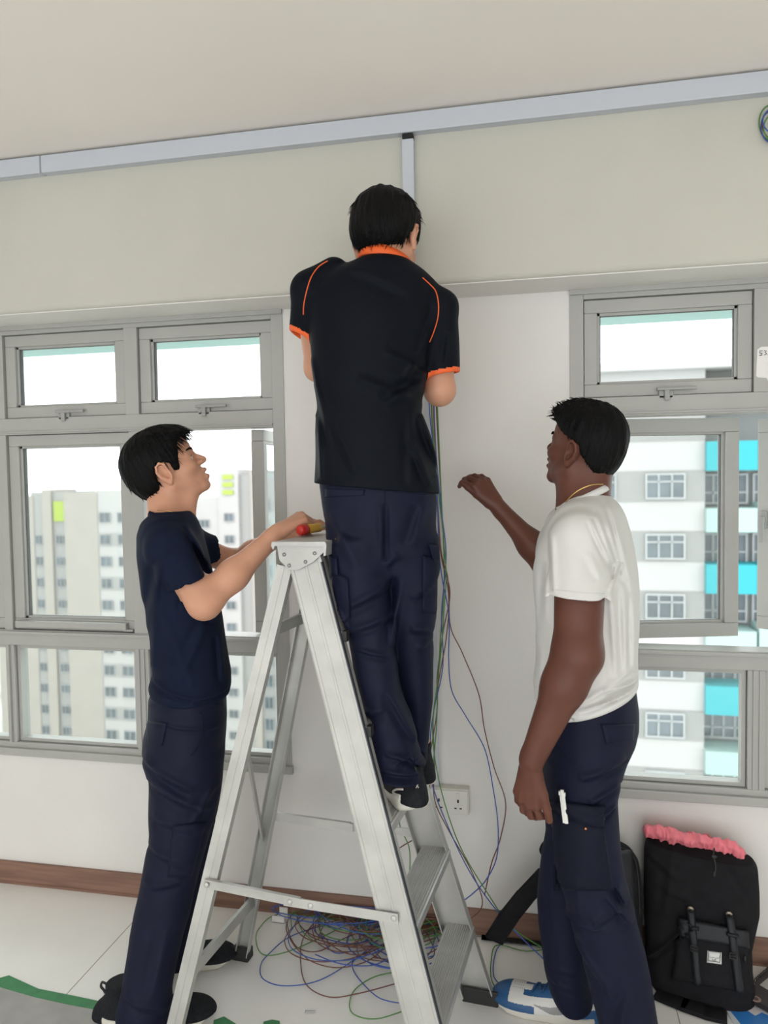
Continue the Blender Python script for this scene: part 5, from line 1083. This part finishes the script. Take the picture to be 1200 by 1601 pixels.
# coil of wires hanging at the upper right of the beam
for i, (mt, dx, dy, cl) in enumerate(((WG, 0, 0, 'green outer'), (WB, 5, 8, 'blue'), (WR, 8, 3, 'brown'), (WG, 12, 10, 'green inner'), (WB, 10, -4, 'upper blue'))):
    P = []
    for k in range(20): a = 2*math.pi*k/20; q = atY(1206+dx*0.6+20*math.cos(a), 192+dy*0.8+(28-i*2)*math.sin(a), YB-0.010-0.005*i); P.append(q)
    wire(spline(P, 4, True), mt, '%s wire of the coil hanging from the beam at upper right edge' % cl, 0.0019)

# ================================================================== backpacks
M_bag = mat('black canvas', (0.011, 0.011, 0.013), 0.85, bump=0.12, bs=420, var=0.15, vs=40, spec=0.2); M_lea = mat('black leather', (0.012, 0.0135, 0.017), 0.5, spec=0.3, bump=0.05, bs=200); M_pink = mat('coral pink lining', (0.80, 0.20, 0.24), 0.65, var=0.06, vs=30)
frB = Frame(1095, 2.32, 1450); G = frB.pt
t = empty('backpack', (frB.b[0], frB.b[1], 0)); tag(t, 'black canvas backpack open at the top showing coral pink lining, leaning on the wall', 'backpack')
bag = [(1302, 1012, 1150, .065, .045), (1320, 1010, 1168, .06, .055), (1342, 1006, 1184, .055, .062), (1375, 1005, 1186, .05, .075), (1408, 1005, 1187, .045, .085), (1435, 1006, 1180, .035, .092), (1460, 1008, 1174, .03, .10), (1500, 1010, 1176, .015, .105), (1530, 1014, 1180, .01, .105), (1552, 1024, 1178, .0, .10), (1566, 1070, 1172, .0, .085)]
S = SDF(); S.loft(frB, bag, 0.03, pw=3.6); tp = G(1090, 1318, 0.06); tn = np.cross(frB.D, G(1185, 1346)-G(1012, 1308)); tn /= np.linalg.norm(tn); tn = tn if tn[2] > 0 else -tn
S.cut(G(1012, 1309, .06), tn, G(1090, 1318, .06), 0.3, 0.006)
S.cut(G(1022, 1556, 0), np.array([0, 0, -1.0]), G(1090, 1570, 0), 0.3, 0.01) if False else None
S.disp = folds(frB, [((1010, 1480), (1078, 1430), .007, 5), ((1005, 1330), (1060, 1370), .005, 8), ((1050, 1330), (1040, 1420), .004, 8), ((1140, 1350), (1175, 1400), .004, 8), ((1020, 1530), (1170, 1558), .006, 4), ((1030, 1380), (1080, 1400), .004, 8)], wrink(0.003, (8, 8, 8), 20.0, 0.2))
V, Q = S.mesh(0.0036); V[:, 2] = np.maximum(V[:, 2], 0.001); body = part('body', V, Q, M_bag, t); bvG = bvh(V, Q)
# pocket, flap, straps
patch('front_pocket', bvG, [(1062, 1448), (1166, 1470), (1172, 1552), (1050, 1530)], M_bag, body, 0.022, 26, 20)
Vp, Fp = V, Q
fl = patch('pocket_flap', bvG, [(1060, 1434), (1167, 1454), (1167, 1480), (1063, 1464)], M_lea, body, 0.030, 26, 12)
for (x, y0, y1, dx) in ((1079, 1422, 1541, 14), (1139, 1430, 1553, 16)):
    q = [(x-6, y0), (x+6, y0+1), (x+dx+3.5, y1-6), (x+dx-8, y1-6)]
    wf = lambda p, u, v: p+np.array([0, (6 if v >= 0.99 else 0)*(1-abs(2*u-1))])
    patch('leather_strap', bvG, q, M_lea, body, 0.036, 5, 34, 0.002, warp=wf)
    patch('strap_keeper', bvG, [(x-5, 1444+(x-1079)*0.18), (x+13, 1448+(x-1079)*0.18), (x+13, 1454+(x-1079)*0.18), (x-5, 1450+(x-1079)*0.18)], M_lea, body, 0.042, 6, 3)
    mb = MB(); hpt, _n = ray_hit(bvG, x+6, 1470+(x-1079)*0.18)
    if hpt is not None:
        c = hpt-frB.D*0.044; Sx, Ux = frB.S, up
        for (a, b_) in (((-1, 1), (1, 1)), ((1, 1), (1, -1)), ((1, -1), (-1, -1)), ((-1, -1), (-1, 1)), ((-1, 0), (1, 0))): mb.tube([c+Sx*a[0]*0.009+Ux*a[1]*0.008, c+Sx*b_[0]*0.009+Ux*b_[1]*0.008], 0.0016, 6)
        mb.build('buckle', mat('black metal buckle', (0.05, 0.05, 0.05), 0.3, metal=0.8), body)
    hpt, _n = ray_hit(bvG, x, y0-2)
    if hpt is not None:
        cR_ = hpt-frB.D*0.004; mb = MB(); mb.tube([cR_, cR_-frB.D*0.004, cR_-frB.D*0.006], [0.0095, 0.0095, 0.007], 20); mb.build('snap_stud', mat('antique brass', (0.36, 0.32, 0.25), 0.4, metal=0.8), body, True)
        mb = MB(); mb.tube([cR_-frB.D*0.0055, cR_-frB.D*0.0075], [0.003, 0.003], 12); mb.build('stud_centre', M_rubber, body)
lb = patch('label_patch', bvG, [(1105, 1484), (1127, 1487), (1127, 1506), (1104, 1503)], mat('white woven label', (0.72, 0.72, 0.70), 0.8), body, 0.028, 6, 6, 0.002, label='white woven label')
if lb:
    _o = ORG[lb.name]; bvL = BVHTree.FromPolygons([tuple(np.array(v.co)+_o) for v in lb.data.vertices], [tuple(f.vertices) for f in lb.data.polygons])
    _p = [ray_hit(bvL, *q)[0] for q in ((1107, 1494), (1125, 1496.5), (1116, 1487.5), (1115, 1502))]; c = (_p[0]+_p[1])/2-frB.D*0.0012
    sx = _p[1]-_p[0]; wl = np.linalg.norm(sx)*22/18; sx /= np.linalg.norm(sx); sy = _p[2]-_p[3]; sy /= np.linalg.norm(sy)
    ik = MB(); L_ = lambda pts, r=0.0006: ik.tube([c+sx*a*wl+sy*b*wl for a, b in pts], r, 5)
    for (a, b) in (((-.42, .34), (.42, .34)), ((.42, .34), (.42, -.34)), ((.42, -.34), (-.42, -.34)), ((-.42, -.34), (-.42, .34))): L_([a, b])
    # brand script, small strokes
    L_([(-.34, -.06), (-.30, .14), (-.30, -.06)]); L_([(-.33, .03), (-.22, .05), (-.22, .14), (-.22, -.06)]); L_([(-.17, .0), (-.10, .03), (-.14, .06), (-.17, .0), (-.12, -.06), (-.08, -.03)]); L_([(-.05, .06), (-.05, -.06), (-.04, .03), (.01, .05)]); L_([(.08, .05), (.03, .04), (.08, -.01), (.03, -.05)]); L_([(.17, .05), (.12, .03), (.12, -.04), (.17, -.05)]); L_([(.20, .14), (.20, -.05), (.25, .04), (.26, -.05)]); L_([(.29, .0), (.34, .03), (.31, .06), (.29, .0), (.35, -.05)]); L_([(.38, .15), (.37, -.05)])
    L_([(-.30, -.10), (.34, -.09)], 0.0004); L_([(-.16, -.19), (-.04, -.19)], 0.0006); L_([(.0, -.19), (.16, -.19)], 0.0006); L_([(-.12, .24), (.12, .24)], 0.0005); L_([(-.14, -.26), (.14, -.26)], 0.0004)
    ik.build('label_print', M_ink, body)
mb = MB(); c = ray_hit(bvG, 1163, 1484)[0]-frB.D*0.034; mb.tube([c, c-up*0.018], 0.003, 8); mb.build('zip_pull', M_rubber, body, True)
# gathered lining at the mouth
S = SDF(); lin = [(1300, 1014, 1023, .06, .040)]
top = [(1014, 1298), (1030, 1301), (1050, 1306), (1075, 1311), (1100, 1314), (1120, 1317), (1140, 1322), (1158, 1331)]
for i in range(len(top)-1):
    for dd_ in (0.025, 0.09): S.cone(G(*top[i], dd_), G(*top[i+1], dd_), 0.0155 if i < 5 else 0.012, 0.0155 if i < 4 else 0.010, 0.012)
S.cone(G(1015, 1298, .03), G(1015, 1298, .09), 0.015, 0.015, 0.012)
for i in range(len(top)-1): S.cone(G(top[i][0], top[i][1]+7, 0.03), G(top[i+1][0], top[i+1][1]+7, 0.03), 0.010, 0.010, 0.01); S.cone(G(top[i][0], top[i][1]+7, 0.09), G(top[i+1][0], top[i+1][1]+7, 0.09), 0.010, 0.010, 0.01)
S.disp = lambda P: 0.006*vnoise(P, np.array([90, 30, 22], np.float32))+0.004*vnoise(P, np.array([230, 60, 50], np.float32), 4)
V, Q = S.mesh(0.0032); part('lining', V, Q, M_pink, t, label='coral pink gathered lining')
mb = MB(); c = G(1116, 1326, 0.0)-frB.D*0.012; mb.tube(spline([c+up*0.006, c-up*0.02-frB.S*0.002, c-up*0.05+frB.S*0.004, c-up*0.075], 5), 0.0022, 6); mb.ball(c-up*0.02, 0.008, (1, 0.6, 0.7), 12); mb.ball(c-up*0.072, 0.006, (0.7, 0.5, 1.4), 12); mb.build('drawstring', M_rubber, t, True)
mb = MB(); pts = [G(1030, 1555, -.10), G(1070, 1566, -.12), G(1105, 1575, -.13), G(1130, 1582, -.13)]
for p in pts: p[2] = 0.009
for a, b_ in zip(pts[:-1], pts[1:]): mb.beam(a, b_, 0.050, 0.012, bev=0.003, e0=0.010)
mb.build('shoulder_strap', M_bag, t, True)
# second backpack behind the right man's legs
frC = Frame(965, 2.31, 1450); K = frC.pt
t = empty('backpack', (frC.b[0], frC.b[1], 0)); tag(t, 'rounded black backpack standing behind the legs of the man in white tee', 'backpack')
S = SDF(); S.loft(frC, [(1312, 912, 960, .02, .03), (1322, 892, 985, .02, .05), (1340, 880, 998, .015, .065), (1370, 874, 1003, .01, .07), (1420, 872, 1004, .005, .075), (1470, 872, 1004, 0, .08), (1515, 876, 1002, 0, .08), (1535, 884, 996, 0, .07)], 0.02, pw=2.6)
V, Q = S.mesh(0.005); V[:, 2] = np.maximum(V[:, 2], 0.001); body = part('body', V, Q, M_bag, t); bvK = bvh(V, Q)
patch('front_panel', bvK, [(905, 1334), (986, 1330), (994, 1440), (900, 1446)], M_lea, body, 0.016, 16, 16, 0.01)
stroke('zip', bvK, [(966, 1325), (984, 1332), (994, 1352), (998, 1390), (999, 1430)], 0.002, M_rubber, body, 0.004)
# padded shoulder strap reaching to the floor at left, with webbing
mb = MB(); pts = [K(882, 1342, -.04), K(852, 1368, -.06), K(820, 1402, -.07), K(796, 1432, -.07), K(783, 1452, -.06), K(773, 1468, -.06)]
for a, b_ in zip(pts[:-1], pts[1:]): mb.beam(a, b_, 0.060, 0.014, up=tuple(frC.D*0.6+up*0.4), bev=0.004, e0=0.006)
mb.build('shoulder_strap', M_bag, t, True)
fp = [atZ(x, y, 0.008) for x, y in ((790, 1448), (762, 1450), (756, 1462), (790, 1466), (838, 1462), (870, 1462))]
for q in fp: q[1] = min(q[1], 2.425)
mb = MB(); V, F = [], []; P = spline(fp, 5)
for a, b_ in zip(P[:-1], P[1:]): mb.beam(a, b_, 0.022, 0.004, e0=0.002)
mb.build('webbing', M_rubber, t)
mb = MB(); a = K(880, 1318, .0); mb.tube(spline([K(852, 1340, -.02), K(846, 1328, -.02), K(858, 1314, 0), K(890, 1312, 0.01), K(915, 1318, 0.02)], 5), 0.007, 8); mb.build('haul_loop', M_bag, t, True)

# ================================================================== small things on the floor
c = atZ(446, 1424, 0); c[1] = 2.435
t = MB(); X0, Y0_ = c[0], c[1]
t.box(X0-0.022, X0+0.022, Y0_-0.045, Y0_-0.041, 0.001, 0.024, 0.001).box(X0-0.022, X0+0.022, Y0_-0.045, Y0_-0.005, 0.001, 0.004, 0.001).box(X0-0.004, X0+0.026, Y0_-0.020, Y0_-0.016, 0.003, 0.042, 0.001).box(X0-0.004, X0+0.026, Y0_-0.040, Y0_-0.016, 0.022, 0.025, 0.001)
o = t.build('plastic_end_cap', mat('white plastic', (0.72, 0.72, 0.7))); tag(o, 'small white plastic trunking end piece lying by the skirting behind the ladder', 'end cap')
c = atZ(483, 1583, 0); t = empty('screw', c); tag(t, 'small steel screw lying alone on the floor in front of the wires', 'screw')
mb = MB(); c[2] = 0.003; d = np.array([0.93, 0.2, 0]); mb.tube([c-d*0.012+up*0.0008, c-d*0.009], [0.0042, 0.0018], 12); mb.build('head', M_step, t)
mb = MB(); mb.tube([c-d*0.009+d*k*0.0012 for k in range(22)]+[c+d*0.021], [0.0022 if k % 2 else 0.0015 for k in range(22)]+[0.0003], 8); mb.build('thread', M_step, t)
mb = MB(); random.seed(4); c = atZ(775, 1570, 0)
for k in range(5):
    a = k*1.25+0.4; e = np.array([math.cos(a), math.sin(a)*0.8, 0])*random.uniform(0.018, 0.032); mb.tube(spline([c+up*0.003, c+e*0.5+up*0.009, c+e+up*0.003, c+e*1.15+np.array([0.006, 0.004, 0.002])], 4), 0.0018, 5)
o = mb.build('plastic_offcut', mat('white nylon', (0.78, 0.78, 0.74)), None, True); tag(o, 'tangle of white plastic offcut beside the far ladder foot', 'offcut')
# grey ground sheet taped down with green tape
def flat(name, px, z0, z1, mt, label, cat):
    P = [atZ(x, y, 0) for x, y in px]; mb = MB(); mb.prism([(p[0], p[1]) for p in P], z0, z1, (0, 0, 0), (1, 0, 0), (0, 1, 0), (0, 0, 1)); o = mb.build(name, mt); tag(o, label, cat); return o
M_tape = mat('green cloth tape', (0.045, 0.22, 0.085), 0.6, var=0.1, vs=30, bump=0.1, bs=60)
flat('ground_sheet', [(-120, 1532), (0, 1540), (60, 1555), (168, 1581), (165, 1700), (-120, 1700)], 0.0008, 0.0016, mat('grey translucent ground sheet', (0.36, 0.355, 0.34), 0.6, var=0.1, vs=10), 'grey plastic ground sheet at the lower left corner', 'ground sheet')
flat('cloth_tape', [(-120, 1522), (0, 1530), (14, 1526), (60, 1547), (120, 1559), (172, 1570), (168, 1583), (110, 1572), (55, 1560), (0, 1544), (-120, 1534)], 0.0016, 0.0026, M_tape, 'green tape strip edging the grey sheet at lower left', 'tape')
flat('cloth_tape', [(334, 1596), (350, 1590), (368, 1601), (372, 1640), (330, 1640)], 0.0008, 0.0018, M_tape, 'scrap of green tape beside the toe of the near black shoe', 'tape')
flat('cloth_tape', [(412, 1598), (425, 1595), (437, 1597), (440, 1640), (405, 1640)], 0.0008, 0.0018, M_tape, 'scrap of green tape at bottom edge right of the near black shoe', 'tape')
# spiral notebook and blue packet at the lower right
def slab(px, z0, z1): P = [atZ(x, y, z0) for x, y in px]; return MB().prism([(p[0], p[1]) for p in P], z0, z1, (0, 0, 0), (1, 0, 0), (0, 1, 0), (0, 0, 1)), P
c = atZ(1182, 1535, 0.02); t = empty('spiral_notebook', c); tag(t, 'black spiral notebook with pale top corner at the lower right edge', 'notebook')
mb, P = slab([(1181, 1540), (1212, 1512), (1260, 1560), (1215, 1592), (1174, 1568)], 0.010, 0.026); mb.build('cover', mat('black card', (0.03, 0.025, 0.028), 0.5), t)
mb, _ = slab([(1187, 1540), (1207, 1523), (1212, 1555)], 0.026, 0.0265); mb.build('cover_print', mat('grey card', (0.42, 0.41, 0.38), 0.6), t, label='pale grey corner')
mb = MB(); cc_ = atZ(1181, 1562, 0.0265); mb.tube([cc_, cc_+up*0.0006], [0.014, 0.014], 22); mb.build('round_print', mat('brown print', (0.30, 0.20, 0.17), 0.6), t)
mb = MB(); cc_ = cc_+up*0.0006; mb.tube([cc_, cc_+up*0.0006], [0.007, 0.007], 18); mb.build('round_print', mat('dark print', (0.08, 0.05, 0.05), 0.6), t)
mb = MB(); a, b_ = P[0], P[1]
for k in range(12):
    p = a+(b_-a)*(k+0.5)/12; p[2] = 0.018; n_ = np.cross(b_-a, up); n_ /= np.linalg.norm(n_); mb.tube([p+n_*0.007*math.cos(x)+up*0.011*math.sin(x) for x in np.linspace(0, 6.28, 12)], 0.0011, 5)
mb.build('wire_binding', M_rubber, t, True)
c = atZ(1165, 1590, 0.004); t = empty('packet', c); tag(t, 'flat blue and white plastic packet on the floor below the notebook', 'packet')
mb, P = slab([(1130, 1574), (1160, 1568), (1215, 1590), (1225, 1640), (1160, 1625)], 0.001, 0.006); mb.build('sleeve', mat('clear white film', (0.62, 0.66, 0.70), 0.2), t)
mb, _ = slab([(1138, 1577), (1162, 1571), (1210, 1592), (1215, 1628), (1168, 1614)], 0.006, 0.0068); mb.build('printed_card', mat('blue card', (0.03, 0.19, 0.55), 0.4), t, label='blue card')
mb, _ = slab([(1162, 1576), (1174, 1573), (1192, 1582), (1180, 1588)], 0.0068, 0.0072); mb.build('photo_print', mat('white card', (0.65, 0.60, 0.60), 0.5), t)
